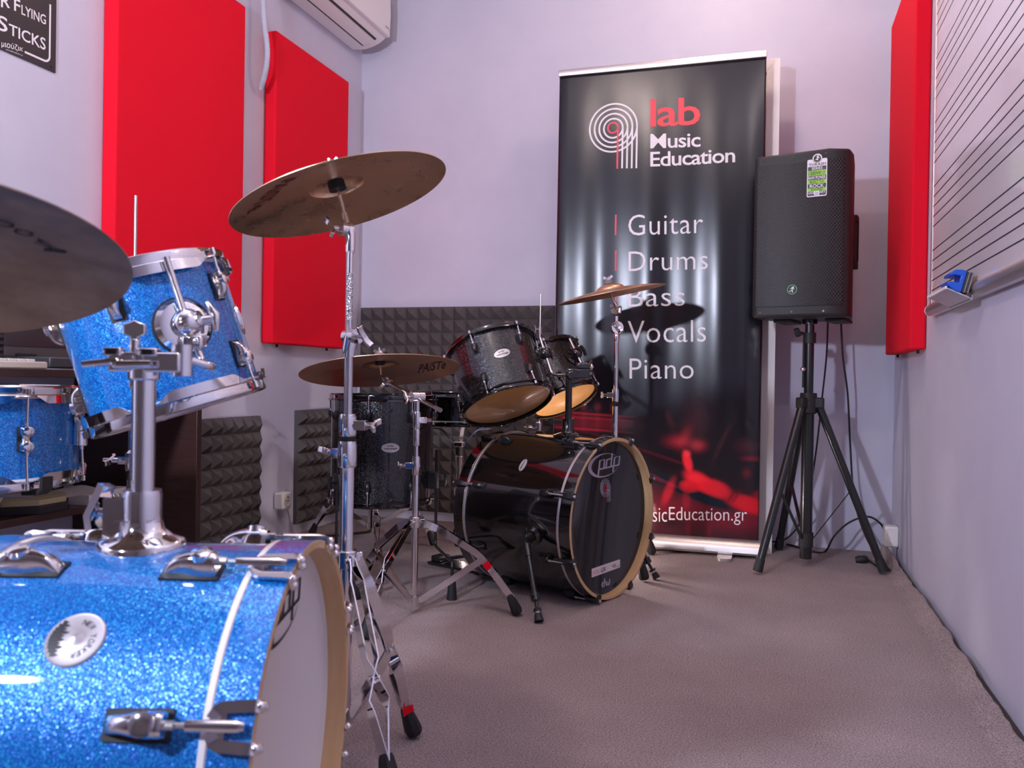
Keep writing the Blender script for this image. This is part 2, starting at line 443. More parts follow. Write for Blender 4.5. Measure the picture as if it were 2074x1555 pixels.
foam(2.41, .035, 'left', 'charcoal pyramid foam tile on left wall beside the dark desk')
foam(3.19, .047, 'left', 'charcoal pyramid foam tile on left wall, partly behind the floor tom')
foam(-1.962, .045, 'back', 'pyramid foam tile low in the back corner behind the floor tom')
foam(-1.461, .045, 'back', 'pyramid foam tile low on back wall behind snare and bass drum')
foam(-1.962, .5455, 'back', 'pyramid foam tile high in the back corner above the ride cymbal')
foam(-1.461, .5455, 'back', 'pyramid foam tile high on back wall behind the two black toms')

# ---- red fabric panels
def red_panel(a, b, label, hooks):
    t = thing('acoustic_panel', label, 'acoustic panel', Vector((a[0], a[1], a[2])), 'red acoustic panels')
    d = [b[i] - a[i] for i in range(3)]
    MB().span((0, 0, 0), d).build('fabric_cover', M['red'], t, bevel=.007, seg=3)
    for y in hooks:
        MB().span((.01 if d[0] > 0 else -.01, y, -.012), (.02 if d[0] > 0 else -.02, y + .006, .004)).build('hanger', M['black_metal'], t)
red_panel((XL + .001, 2.075, .83), (-1.93, 2.725, 2.105), 'large red fabric panel on left wall next to the black sign', (.1, .5))
red_panel((XL + .001, 2.93, .83), (-1.93, 3.54, 2.10), 'red fabric panel on left wall under the air conditioner', (.09, .5))
red_panel((XR - .001, 3.045, .82), (.448, 3.64, 2.14), 'red fabric panel on right wall between speaker and whiteboard', (.06, .52))

# ---- black sign
def sign():
    Y1 = on_x(113, 75, -1.982).y; z0, z1 = 1.562, 1.80; Y0 = Y1 - .40
    t = thing('warning_sign', 'black sign with white lettering about flying sticks on left wall', 'sign', Vector((XL, Y0, z0)))
    MB().span((.0005, 0, 0), (.004, Y1 - Y0, z1 - z0)).build('plate', mat('sign_black', (.016, .012, .016), .45), t)
    def f(px, py):
        p = on_x(px, py, XL + .0046); return (p.x - XL, p.y - Y0, p.z - z0)
    mb = MB()
    q = lambda a, b, c, d: quad_fn(f(*a), f(*b), f(*c), f(*d))
    # measured on the plate: baseline start/end, top end/start
    put_text(mb, 'F', q((-47, 9), (-30, 15), (-30, -17), (-47, -24)), .02)
    put_text(mb, 'OR', q((-27, 11), (20.5, 17), (20.5, -7), (-27, -26)), .02)
    put_text(mb, 'F', q((28.5, 21), (41, 26.5), (41, 1), (28.5, -5)), .02)
    put_text(mb, 'LYING', q((43.5, 29), (93, 50.5), (93, 31), (43.5, 9)), .02)
    put_text(mb, 'S', q((-6, 60), (15.5, 66.5), (15.5, 37), (-6, 28)), .02)
    put_text(mb, 'TICKS', q((18, 69.5), (92.5, 102.5), (92.5, 78), (18, 47)), .02)
    put_text(mb, 'μιούζικ', q((3, 96.5), (46.5, 107), (46.5, 94), (3, 80)), .01)
    put_text(mb, 'www.LabMusicEducation.gr', q((12, 102), (46.5, 114.5), (46.5, 111), (12, 98)), .0)
    fq = lambda y, z: (.0046, y, z)
    x1, b0, b1, r = Y1 - Y0 - .022, .021, .188, .018
    arc = [(x1 - r + r * math.sin(R_(a)), b0 + r - r * math.cos(R_(a))) for a in range(0, 91, 10)]
    stroke(mb, [(x1 - .083, b0)] + arc + [(x1, b1)], .006, fq)
    mb.build('lettering', M['white_ink'], t)
    mb = MB()
    for (y, z) in ((Y1 - Y0 - .014, .014), (.014, .014)):
        mb.cyl((.004, y, z), (.0058, y, z), .004, seg=14)
    mb.build('screws', M['black_metal'], t)
sign()

# ---- air conditioner and its hose
def aircon():
    y0, y1 = 2.86, 3.665
    t = thing('air_conditioner', 'white split air conditioner high on left wall corner', 'air conditioner', Vector((XL, y0, 2.30)))
    L = y1 - y0
    T = Matrix(((1, 0, 0, 0), (0, 0, 1, 0), (0, 1, 0, 0), (0, 0, 0, 1)))
    prof = [(.001, .005), (.07, .0), (.115, .008), (.15, .022), (.175, .038), (.188, .05), (.19, .26), (.16, .29), (.001, .29)]
    MB().prism(prof, 0, L, 0, T).build('body', M['white_plastic'], t, bevel=.004)
    MB().prism([(.188, .043), (.203, .047), (.207, .15), (.203, .262), (.19, .262)], -.001, L + .001, 0, T).build('front_panel', M['white_plastic'], t, bevel=.003)
    vs = [(.088, -.0006), (.118, .0065), (.148, .0195), (.146, .025), (.116, .012), (.088, .005)]
    MB().prism(vs, .04, L - .05, 0, T).build('vane', M['white_plastic'], t)
    mb = MB()
    mb.prism([(.0815, -.002), (.0875, -.0012), (.0875, .003), (.0815, .003)], .04, L - .05, 0, T)
    mb.prism([(.148, .018), (.156, .023), (.156, .030), (.148, .030)], .04, L - .05, 0, T)
    mb.build('slot_shade_strip', mat('slot_shadow', (.05, .04, .04), .8), t)  # solid dark strips, coloured as the shade in the gaps beside the vane
    mb = MB(); f = lambda y, z: (.2076, y, z)
    stroke(mb, [(L - .055, .074), (L - .05, .082), (L - .04, .076), (L - .03, .08), (L - .02, .076), (L - .017, .066)], .003, f)
    mb.build('maker_mark', M['navy_ink'], t)
aircon()
def hose():
    P = smooth_path([at_d(531, -60, 3.27), at_d(535, 40, 3.27), at_d(541, 95, 3.265), at_d(540, 130, 3.27), at_d(534, 160, 3.29), at_d(528, 180, 3.31)], 14)
    rs = [.011 + .0007 * math.sin(i * 2.2) for i in range(len(P))]; rs[-1] = .008
    o = MB().tube(P, rs, 14).build('drain_hose', M['hose'], sharp=60)
    tag(o, 'grey corrugated hose hanging between two red panels on left wall', 'hose')
hose()

# ---- sockets
def socket_box(loc, d, label, face):
    t = thing('wall_socket', label, 'socket', Vector(loc))
    MB().span((0, 0, 0), d).build('housing', M['white_plastic'], t, bevel=.008, seg=3)
    if face == 'x':
        T = Matrix.Translation((d[0], d[1] / 2, d[2] / 2)) @ Matrix.Rotation(R_(90), 4, 'Y')
        MB().lathe([(0, .0005), (.019, .0005), (.0195, .003), (.022, .003), (.022, 0)], 30, 0, T).build('face_ring', M['cream'], t)
        mb = MB()
        for s in (-1, 1): mb.cyl((d[0] + .0004, d[1] / 2 + s * .008, d[2] / 2), (d[0] + .0012, d[1] / 2 + s * .008, d[2] / 2), .003, seg=10)
        mb.build('pin_hole', M['black_matte'], t)
    return t
socket_box((XL + .0005, 3.037, .134), (.045, .066, .070), 'white socket box low on left wall between foam tiles', 'x')
_ys = on_x(1821, 1095, XR).y
socket_box((.447, _ys, .060), (.0525, .06, .082), 'white socket box low on right wall behind speaker stand', '-x')

# ---- whiteboard on the right wall
def whiteboard():
    y1 = on_x(1889, 400, .484).y; y0 = .9; z0, z1 = .925, 2.06
    t = thing('whiteboard', 'whiteboard with printed music staves on right wall', 'whiteboard', Vector((.5, y0, z0)))
    L = y1 - y0
    MB().span((-.016, .012, .01), (-.001, L - .012, z1 - z0 - .01)).build('board', M['white_board'], t)
    mb = MB()
    for (a, b) in (((-.019, L - .014, 0), (-.001, L, z1 - z0)), ((-.019, 0, 0), (-.001, .014, z1 - z0)), ((-.019, 0, z1 - z0 - .014), (-.001, L, z1 - z0))): mb.span(a, b)
    mb.build('frame', M['alu'], t, bevel=.002)
    mb = MB()
    for g in range(5):
        for k in range(5):
            z = .997 + g * .2 + k * .0313 - z0
            mb.add([(-.0163, .03, z - .0017), (-.0163, L - .0145, z - .0017), (-.0163, L - .0145, z + .0017), (-.0163, .03, z + .0017)], [(0, 1, 2, 3)])
    mb.build('staff_lines', M['black_ink'], t)
    T = Matrix(((1, 0, 0, 0), (0, 0, 1, 0), (0, 1, 0, 0), (0, 0, 0, 1)))
    pr = [(-.001, .030), (-.022, .030), (-.030, .020), (-.032, .010), (-.028, 0), (-.020, -.006), (-.001, -.006)]
    MB().prism(pr, -.004, L + .004, 0, T).build('bottom_rail', M['alu'], t, bevel=.002)
    MB().prism([(p[0] * 1.03, p[1]) for p in pr], L + .004, L + .008, 0, T).build('end_cap', M['white_plastic'], t)
    return y1
wb_y = whiteboard()
def tray():
    # small aluminium pen tray hooked over the rail at the board's far end, sloping down to the board
    yA, yB = 2.507, 2.262; xo, zo, xi, zi = .414, .939, .466, .914
    t = thing('pen_tray', 'small aluminium tray clipped under whiteboard corner holding eraser', 'tray', Vector((xi, yB, zi)))
    T = Matrix(((1, 0, 0, 0), (0, 0, 1, 0), (0, 1, 0, 0), (0, 0, 0, 1)))
    dx, dz = xo - xi, zo - zi
    MB().prism([(0, 0), (dx, dz), (dx, dz + .003), (0, .003)], 0, yA - yB, 0, T).build('shelf_plate', M['alu'], t)
    mb = MB(); mb.prism([(dx - .003, dz - .001), (dx + .001, dz - .001), (dx + .001, dz + .006), (dx - .003, dz + .006)], 0, yA - yB, 0, T); mb.build('lip', M['frame_white'], t)
    mb = MB(); mb.prism([(0, -.004), (.006, -.004), (.006, .009), (.003, .009), (.003, .002), (0, .002)], 0, yA - yB, 0, T); mb.build('hook', M['alu'], t)
tray()
def eraser():
    t = thing('board_eraser', 'blue handled board eraser standing on the whiteboard tray', 'eraser', frame((.446, 2.30, .9285), (.24, 0, .97), (-1, 0, 0)))
    T = Matrix(((1, 0, 0, 0), (0, 0, 1, 0), (0, 1, 0, 0), (0, 0, 0, 1)))
    out = [(0, 0), (0, .054), (.010, .055), (.026, .052), (.036, .042), (.034, .035), (.024, .039), (.010, .040), (.010, .022), (.026, .022), (.036, .020), (.034, .012), (.022, .004), (.012, 0)]
    MB().prism(out, -.040, .040, 0, T).build('handle', M['blue_plastic'], t, bevel=.002)
    for i in range(4):
        MB().prism([(-.0036 - .004 * i, .001), (-.0002 - .004 * i, .001), (-.0002 - .004 * i, .052), (-.0036 - .004 * i, .052)], -.041, .041, 0, T).build('felt_layer', M['felt'] if i % 2 else M['grey_plastic'], t)
eraser()

# ---- tall white framed board behind the banner
def framed_board():
    x0, x1, y, h = -.905, .024, 3.57, 2.028
    t = thing('framed_board', 'tall white framed board standing behind the banner', 'board', Vector((x0, y, 0)))
    W = x1 - x0; b = .053; T = Matrix.Translation((0, 0, 0))
    V = lambda x, z: (x, z)
    bars = [[(0, 0), (b, b), (b, h - b), (0, h)], [(W, 0), (W, h), (W - b, h - b), (W - b, b)], [(0, h), (b, h - b), (W - b, h - b), (W, h)], [(0, 0), (W, 0), (W - b, b), (b, b)]]
    T = Matrix(((1, 0, 0, 0), (0, 0, -1, 0), (0, 1, 0, 0), (0, 0, 0, 1)))
    for pl in bars: MB().prism(pl, -.02, .012, 0, T).build('frame_bar', M['frame_white'], t, bevel=.0012)
    MB().span((b * .9, .002, b * .9), (W - b * .9, .01, h - b * .9)).build('panel', M['frame_white'], t)
framed_board()

# ------------------------------------------------------------------ roll-up banner
BX0, BX1, BZ0, BZ1, BY = -.880, -.030, .066, 2.000, 3.462
def bwave(x, z):
    u = (x - BX0) / (BX1 - BX0); v = (z - BZ0) / (BZ1 - BZ0)
    calm = min(1, (1 - v) * 2.2) * min(1, .25 + v * 1.6)
    s = .0050 * math.sin(2 * math.pi * (u * 2.55 + .10 + .05 * math.sin(3 * v))) + .0016 * math.sin(2 * math.pi * (u * 6.1 + .3 + .2 * v))
    edge = .012 * max(0, (u - .92) / .08) ** 2 * calm + .006 * max(0, (.05 - u) / .05) ** 2
    dent = sum(.0016 * math.exp(-(((u - .955) / .012) ** 2 + ((v - q) / .008) ** 2)) for q in (.245, .33, .41, .47, .52))
    return BY - s * calm + edge + dent - .003 * math.sin(math.pi * v)
def print_colour(px, py):
    """the printed stage photograph at the foot of the banner: red-lit hand on a guitar neck"""
    c = np.array([.0075, .0065, .011])
    def g(cx, cy, sx, sy, rot=0.0, p=1):
        a = math.radians(rot); dx, dy = px - cx, py - cy
        X, Y = dx * math.cos(a) + dy * math.sin(a), -dx * math.sin(a) + dy * math.cos(a)
        return math.exp(-((X / sx) ** 2 + (Y / sy) ** 2) ** p)
    def add(col, k): nonlocal c; c = c + np.array(col) * k
    def over(col, k): nonlocal c; c = c * (1 - k) + np.array(col) * k
    if py > 740:
        for bx in (1172, 1199, 1228, 1262): add((.10, .012, .014), g(bx, 838, 7, 8)); add((.05, .004, .006), g(bx, 870, 5, 20))
        for by, k in ((853, .9), (862, .5), (886, .7)): add((.30, .012, .02), k * g(1190, by + (px - 1190) * .04, 85, 2.2, 0, 1.5))
        add((.10, .003, .008), g(1190, 872, 95, 18, 0, 2))
        add((.03, .006, .008), g(1425, 860, 26, 45)); add((.24, .012, .02), g(1392, 905, 22, 12)); add((.30, .02, .03), g(1430, 912, 14, 11)); add((.16, .01, .014), g(1405, 895, 10, 22, 20))
        add((.035, .008, .009), g(1375, 860, 7, 22, -20)); add((.03, .010, .010), g(1478, 900, 5, 48, 22))
        add((.16, .003, .008), g(1532, 935, 16, 5)); add((.10, .003, .006), g(1525, 965, 8, 10)); add((.05, .01, .012), g(1524, 910, 22, 16))
        add((.11, .002, .012), g(1330, 930, 120, 4, 17, 1.5)); add((.10, .002, .012), g(1330, 975, 120, 4, 22, 1.5))
        over((.006, .003, .006), .9 * g(1350, 950, 150, 17, 20, 3)); over((.008, .004, .007), .92 * g(1480, 985, 90, 14, 22, 3))
        add((.12, .001, .006), g(1360, 1050, 150, 40)); add((.10, .001, .005), g(1520, 1060, 60, 30)); over((.008, .004, .007), .8 * g(1380, 1075, 40, 12)); add((.06, .001, .004), g(1415, 1090, 5, 20)); add((.06, .001, .004), g(1455, 1090, 5, 20))
        add((.30, .004, .010), g(1375, 1010, 9, 30, 20, 2)); add((.12, .003, .006), g(1410, 1025, 8, 22, 0, 2))
        # hand: thumb, palm and forearm
        over((.72, .020, .035), g(1411, 946, 8.5, 24, -14, 3)); over((.78, .05, .06), .8 * g(1410, 930, 7, 7, 0, 2))
        over((.66, .012, .026), g(1437, 988, 36, 17, 32, 3)); over((.52, .008, .018), g(1416, 998, 20, 13, 8, 3))
        over((.60, .010, .022), g(1468, 1000, 30, 17, 24, 3)); over((.50, .006, .016), g(1530, 1030, 46, 17, 17, 3))
        add((-.2, 0, 0), g(1440, 1018, 60, 9, 22)); over((.10, .004, .008), .8 * g(1497, 1014, 4, 16, 28, 2)); over((.12, .004, .008), .7 * g(1505, 1016, 3, 16, 30, 2))
        add((.16, .002, .006), g(1545, 1010, 8, 8))
    return np.clip(c * 1.25 if py > 740 else c, .002, 1)
def banner():
    t = thing('roll_up_banner', 'dark roll-up banner listing music lessons in front of back wall', 'banner', Vector((0, 0, 0)))
    nx, nz = 130, 300; vs, fs, cols = [], [], []
    for k in range(nz + 1):
        # finer rows at the foot where the printed picture is
        q = k / nz; z = BZ0 + (BZ1 - BZ0) * (q * .55 if q < .62 else .341 + (q - .62) / .38 * .659)
        for i in range(nx + 1):
            x = BX0 + (BX1 - BX0) * i / nx; vs.append((x, bwave(x, z), z))
            u = (x - BX0) / (BX1 - BX0); v = (z - BZ0) / (BZ1 - BZ0)
            cols.append(print_colour(1136 + u * 412, 1104 - 8 * (1 - u) - v * (953 + 40 * u)))
    for k in range(nz):
        for i in range(nx): a = k * (nx + 1) + i; fs.append((a, a + 1, a + nx + 2, a + nx + 1))
    mb = MB().add(vs, fs); m = mat('banner_vinyl', (.01, .01, .015), .23, spec=.6); n = NT(m)
    at = n.new('ShaderNodeVertexColor', layer_name='print'); n.link(at.outputs[0], n.b.inputs['Base Color'])
    ns = n.noise(1400, 2, .6); n.link(n.bump(ns.outputs[0], .12, .0004), n.b.inputs['Normal'])
    o = mb.build('print', m, t, sharp=180)
    ca = o.data.color_attributes.new('print', 'FLOAT_COLOR', 'POINT')
    ca.data.foreach_set('color', [float(q) for c in cols for q in (*c, 1)])
    sol = o.modifiers.new('thickness', 'SOLIDIFY'); sol.thickness = .0006; sol.offset = -1
    # lettering, measured on the print
    def W(px, py): p = on_y(px, py, BY); return (p.x, p.z)
    def S(x, z): return (x, bwave(x, z) - .0018, z)
    def txt(mb, s, px0, px1, yb0, yt0, dy, bold=0.0, spacing=1.0):
        """baseline left, top left, rise of the baseline towards the right edge"""
        a, b, c, d = W(px0, yb0), W(px1, yb0 + dy), W(px1, yt0 + dy), W(px0, yt0)
        f = quad_fn((*a, 0), (*b, 0), (*c, 0), (*d, 0))
        put_text(mb, s, lambda u, v: S(*f(u, v).to_2d()), bold, 0, spacing)
    mb = MB(); txt(mb, 'lab', 1317.5, 1418.5, 258, 201.5, -5, .045, .92); mb.build('red_title', M['red_ink'], t)
    mb = MB(); txt(mb, 'Music', 1317.5, 1419, 301.5, 272, -4, .032, .92); txt(mb, 'Education', 1317.5, 1489, 338.5, 308.5, -9, .032, .92)
    mb.build('subtitle', M['white_ink'], t)
    for s, x0, x1, yb, yt, dy in (('Guitar', 1273, 1424, 478, 436, -6), ('Drums', 1273.5, 1434, 550, 510, -5), ('Bass', 1273, 1387, 622, 582, -3), ('Vocals', 1272, 1430, 695, 650.5, -3), ('Piano', 1275.5, 1405, 767, 726, 0)):
        mb = MB(); txt(mb, s, x0, x1, yb, yt, dy, -.006, 1.04); mb.build('lesson_name', M['white_ink'], t)
        mb = MB(); xa, za = W(1247, yb - 2 - dy * .1); xb, zb = W(1247, yb - 43)
        for k in range(4):
            za_, zb_ = za + (zb - za) * k / 4 - (0 if k == 0 else 0), za + (zb - za) * (k + 1) / 4
            mb.add([S(xa - .0035, za_), S(xa + .0035, za_), S(xa + .0035, zb_), S(xa - .0035, zb_)], [(0, 1, 2, 3)])
        mb.build('red_bar', M['pink_ink'], t)
    mb = MB(); txt(mb, 'Music', 1285, 1351, 1056, 1026, .5, -.006, 1.0); txt(mb, 'Education.gr', 1355, 1513, 1061.5, 1026.5, 1.5, -.006, 1.0); mb.build('web_address', M['white_ink'], t)
    # ring logo with falling tails
    mb = MB(); cx, cz = W(1243.5, 259); s = W(1293.5, 259)[0] - cx
    ce = [0, -.002, -.004, -.006]
    tails = [(1290.5, 1), (1281, .8), (1271.2, .6), (1261.5, .4)]
    for (tx, k) in tails:
        r = s * k * .965; ox = W(tx, 259)[0] - r
        stroke(mb, circle(ox, cz - .003 * (1 - k), r, 72, 0, 360), .0072, S, closed=True)
        zt = W(tx, 341)[1]; stroke(mb, [(ox + r, cz - q * (cz - zt) / 6) for q in range(7)], .0072, S)
    mb.build('ring_logo', M['white_ink'], t)
    mb = MB(); r = s * .205; ox = W(1251.8, 259)[0] - r
    stroke(mb, circle(ox, cz, r, 40), .0074, lambda x, z: (x, S(x, z)[1] - .0008, z), closed=True)
    zt = W(1252, 342)[1]; stroke(mb, [(ox + r, cz - q * (cz - zt) / 6) for q in range(7)], .0074, lambda x, z: (x, S(x, z)[1] - .0008, z))
    mb.build('logo_red_tail', M['pink_ink'], t)
    # hardware
    T = Matrix(((0, 0, 1, 0), (1, 0, 0, 0), (0, 1, 0, 0), (0, 0, 0, 1)))
    pr = [(-.045, .012), (-.050, .022), (-.046, .040), (-.030, .058), (-.008, .068), (.020, .068), (.035, .05), (.04, .012)]
    MB().prism([(y + BY, z) for y, z in pr], BX0 - .012, BX1 + .012, 0, T).build('base_rail', M['alu'], t, bevel=.003)
    for x in (-.745, -.155):
        MB().prism(rrect(x - .028, BY - .135, x + .028, BY + .07, .02), .001, .012).build('foot', M['alu'], t)
    MB().prism([(BY - .010, BZ1 - .002), (BY - .012, BZ1 + .012), (BY - .008, BZ1 + .026), (BY + .006, BZ1 + .026), (BY + .006, BZ1 - .002)], BX0 - .002, BX1 + .002, 0, T).build('top_rail', M['alu'], t, bevel=.002)
    MB().cyl((-.45, BY + .022, .06), (-.45, BY + .022, BZ1 + .01), .008).build('support_pole', M['alu'], t)
    MB().box((-.45, BY + .013, BZ1 + .008), (.03, .03, .018)).build('pole_hook', M['black_matte'], t)
banner()

# ------------------------------------------------------------------ loudspeaker, its stand and leads
SPC = Vector((.147, 3.37, .945))
def speaker():
    Mx = Matrix.Translation(SPC) @ Matrix.Rotation(R_(-15), 4, 'Z')
    t = thing('loudspeaker', 'black loudspeaker with green sticker on tripod stand in back corner', 'speaker', Mx)
    H = .612
    pl = [(-.183, -.128), (-.175, -.140), (.090, -.140), (.146, -.104), (.154, -.094), (.154, -.03), (.128, .140), (-.128, .140), (-.183, -.03)]
    MB().prism(pl, 0, H).build('cabinet', M['black_matte'], t, bevel=.012, seg=3)
    # grille: flat face and the canted right-hand strip
    mb = MB(); z0, z1 = .040, H - .038
    mb.prism([(-.170, -.1425), (.0895, -.1425), (.138, -.1115), (.1365, -.107), (.088, -.1385), (-.170, -.1385)], z0, z1)
    mb.build('grille', M['grille'], t, bevel=.002)
    for z in (.020, H - .019):
        for x in (-.150, -.035, .078):
            MB().cyl((x, -.1375, z), (x, -.1425, z), .0042, seg=12).build('screw', M['black_metal'], t)
    # ring badge
    b = MB().lathe([(0, 0), (.0175, 0), (.0175, .002), (0, .002)], 36, 0, Matrix.Rotation(R_(90), 4, 'X')).build('badge', M['black_matte'], t)
    b.location = (-.033, -.1432, .102)
    MB().lathe([(.0155, .002), (.0155, .0034), (.0182, .0034), (.0182, .002)], 40, 0, Matrix.Rotation(R_(90), 4, 'X'), closed=True).build('green_ring', mat('badge_green', (.06, .36, .08), .4), b)
    mb = MB(); f = lambda x, z: (x * .001, -.0026, z * .001)
    for pts, w_ in (([(-1, 7), (1.5, 3), (0, -1), (1.5, -5), (1, -11)], 3.2), ([(-1, -2), (-4, -5), (-9, -6), (-10, -8)], 2.6), ([(1.5, 4), (5, 2), (8, 3)], 2.4), ([(0, 5), (-4, 3), (-7, 4)], 2.4)): stroke(mb, pts, w_, f)
    patch(mb, circle(3.5, 8, 3.4, 20), f); patch(mb, circle(-1, 7, 2.2, 14), f)
    mb.build('emblem', M['white_ink'], b)
    # promotional sticker on the grille
    F = lambda k: (lambda x, z: (x * .001, -.0003 - k * .0003, z * .001))
    W_, Hs = 70, 137
    mb = MB(); patch(mb, rrect(-35, 0, 35, 137, 5), F(0)); patch(mb, circle(0, 139, 17, 32), F(0)); st = mb.build('sticker', M['white_ink'], t)
    st.location = (.048, -.1435, .438); st['label'] = 'white, green and black promotional sticker'
    bands = [('navy_ink', 96, 110), ('green_ink', 77, 96), ('navy_ink', 61, 77), ('green_ink', 47, 61), ('navy_ink', 31.5, 47), ('green_ink', 20, 31.5)]
    for m_, a, b_ in bands + [('navy_ink', 4, 20)]:
        mb = MB(); patch(mb, [(-32, a), (32, a), (32, b_), (-32, b_)], F(1)); mb.build('band', M[m_], st)
    mb = MB(); patch(mb, circle(0, 139, 12.5, 28), F(1)); mb.build('emblem_disc', M['black_ink'], st)
    mb = MB()
    for pts, w_ in (([(-1, 145), (1, 141), (0, 137), (2, 132)], 4.5), ([(0, 137), (-6, 134)], 3.5), ([(1, 141), (7, 140)], 3.5)): stroke(mb, pts, w_, F(2))
    patch(mb, circle(2, 146, 3.6, 16), F(2))
    patch(mb, [(-9, 5), (9, 5), (9, 20), (-9, 20)], F(2))
    mb.build('emblem', M['white_ink'], st)
    mb = MB(); stroke(mb, [(-3.5, 18), (-3.5, 9), (-1, 7.5), (2, 7.5), (3.5, 9), (3.5, 18)], 1.3, F(3)); stroke(mb, [(-3.5, 13), (3.5, 13)], 1.1, F(3)); mb.build('hand_mark', M['black_ink'], st)
    for s, x0, x1, z0_, z1_, m_, bold in (('THRASH', -30, 30, 112.5, 122.5, 'black_ink', .02), ('SERIES', -19, 19, 98, 108, 'white_ink', .03), ('1300W', -30, 15, 79.5, 93, 'black_ink', .03), ('OF', 18, 29, 80.5, 91, 'navy_ink', 0), ('RAW POWER', -30, 30, 63, 75, 'white_ink', .03), ('BUILT TO', -24, 24, 49, 59, 'black_ink', .03), ('ROCK', -25, 25, 33, 45.5, 'white_ink', .05), ('SOUND', -21, 21, 21.5, 30.5, 'black_ink', .03), ('LEGENDARY', -30, 30, 5.5 + 5, 19.5, 'white_ink', .03)):
        mb = MB(); g = F(2.5); put_text(mb, s, lambda u, v: g(x0 + (x1 - x0) * u, z0_ + (z1_ - z0_) * v), bold); mb.build('sticker_lettering', M[m_], st)
    # side handle, rear brackets, feet and pole cup
    mb = MB(); mb.span((.118, .055, .23), (.1415, .095, .40)); mb.build('handle_recess', M['rubber'], t, bevel=.004)
    mb = MB(); mb.tube(fillet([(.118, .120, .405), (.136, .138, .40), (.136, .138, .225), (.118, .120, .22)], .015), .011, 12); mb.build('side_handle', M['black_matte'], t)
    for z in (.215, .395): MB().box((.124, .132, z), (.042, .040, .028)).build('bracket', M['black_matte'], t, bevel=.005)
    for x in (-.09, .1): MB().box((x, .03, -.006), (.07, .16, .012)).build('foot', M['rubber'], t, bevel=.003)
    MB().cyl((0, 0, -.018), (0, 0, .001), .028).build('pole_cup', M['black_metal'], t)
speaker()
def speaker_stand():
    t = thing('speaker_stand', 'black tripod stand carrying the loudspeaker in back corner', 'stand', Vector((SPC.x, SPC.y, 0)))
    hz = .70 - (815 - 775) * 3.18 / FOC
    MB().cyl((0, 0, .03), (0, 0, hz + .03), .0225).build('lower_tube', M['black_metal'], t)
    MB().cyl((0, 0, hz + .03), (0, 0, .926), .0175).build('upper_tube', M['black_metal'], t)
    MB().cyl((0, 0, .855), (0, 0, .895), .024).build('top_collar', M['black_matte'], t)
    k = MB(); k.cyl((-.02, -.01, .89), (-.045, -.018, .895), .006); k.lathe([(0, .012), (.016, .010), (.018, 0), (.016, -.010), (0, -.012)], 8, 0, Matrix.Translation((-.045, -.018, .895)) @ Matrix.Rotation(R_(70), 4, 'Y'))
    k.build('knob', M['black_matte'], t)
    MB().lathe([(.0225, .03), (.03, .03), (.032, .01), (.032, -.045), (.026, -.05), (.0225, -.05)], 24, 0, Matrix.Translation((0, 0, hz + .01))).build('hub', M['black_matte'], t)
    MB().tube([(-.021, -.012, hz + .06), (-.021, -.012, .86)], .004, 8).build('safety_cord', M['rubber'], t)
    MB().ball((-.022, -.018, hz + .13), .010).build('locking_pin', M['steel'], t)
    feet = [on_z(1534, 1163, 0), on_z(1577, 1114, 0), on_z(1790, 1163, 0)]
    for p in feet:
        q = Vector((p.x - SPC.x, p.y - SPC.y, .012)); d = Vector((q.x, q.y, 0)).normalized()
        a = Vector((d.x * .035, d.y * .035, hz)); e = q + (a - q) * .05
        l = MB(); l.tube([a, e], .0150, 16); l.build('leg', M['black_metal'], t)
        lg = t.children[-1] if False else None
        MB().tube([e + (a - e) * .02, q], [.0165, .0185], 16).build('rubber_foot', M['rubber'], t)
        mid = a + (q - a) * .52
        MB().bar([mid, Vector((d.x * .02, d.y * .02, .10))], Vector((-d.y, d.x, 0)), .012, .004).build('brace', M['black_metal'], t)
        h = MB(); h.box((0, 0, 0), (.044, .034, .042), 0, Matrix.Translation((d.x * .035, d.y * .035, hz + .002)) @ Matrix.Rotation(math.atan2(d.y, d.x), 4, 'Z')); h.build('leg_hinge', M['black_matte'], t, bevel=.006)
    MB().lathe([(.0225, .13), (.027, .13), (.027, .075), (.0225, .075)], 20).build('lower_collar', M['black_matte'], t)
speaker_stand()
def cable(name, label, pts, r, n=8, m='rubber'):
    o = MB().tube(smooth_path(pts, n), r, 8).build(name, M[m], sharp=80); return tag(o, label, 'cable')
cable('signal_cable', 'thin black lead hanging from speaker to its tripod hub and floor',
      [at_d(1677, 640, 3.33), at_d(1674, 720, 3.33), at_d(1664, 815, 3.33), at_d(1652, 920, 3.34), at_d(1638, 1000, 3.36), at_d(1618, 1062, 3.45), at_d(1590, 1092, 3.5), on_z(1560, 1098, .005), on_z(1600, 1103, .005), on_z(1660, 1119, .005)], .0034)
cable('power_cable', 'black lead looping from speaker past tripod leg to right wall socket',
      [at_d(1703, 640, 3.36), at_d(1707, 720, 3.37), at_d(1717, 800, 3.40), at_d(1722, 900, 3.42), at_d(1729, 1000, 3.40), at_d(1745, 1065, 3.34), at_d(1772, 1120, 3.2), on_z(1803, 1156, .006), on_z(1782, 1150, .006), on_z(1758, 1133, .006),
       ], .0038)
cable('wall_lead', 'black lead arching off the carpet into the right wall socket',
      [on_z(1600, 1103, .006), on_z(1650, 1117, .006), on_z(1672, 1116, .006), at_d(1690, 1085, 3.34), at_d(1720, 1058, 3.36), at_d(1757, 1046, 3.36), at_d(1783, 1060, 3.35), at_d(1793, 1082, 3.34), at_d(1794, 1104, 3.34)], .0040)
def plug():
    p = on_z(1745, 1133, .013)
    o = MB().lathe([(0, -.022), (.012, -.022), (.016, -.01), (.016, .012), (.010, .024), (0, .026)], 18, 0, Matrix.Translation(p) @ Matrix.Rotation(R_(80), 4, 'Y')).build('power_plug', M['rubber'])
    tag(o, 'black plug end lying on carpet behind the tripod foot', 'plug')
plug()

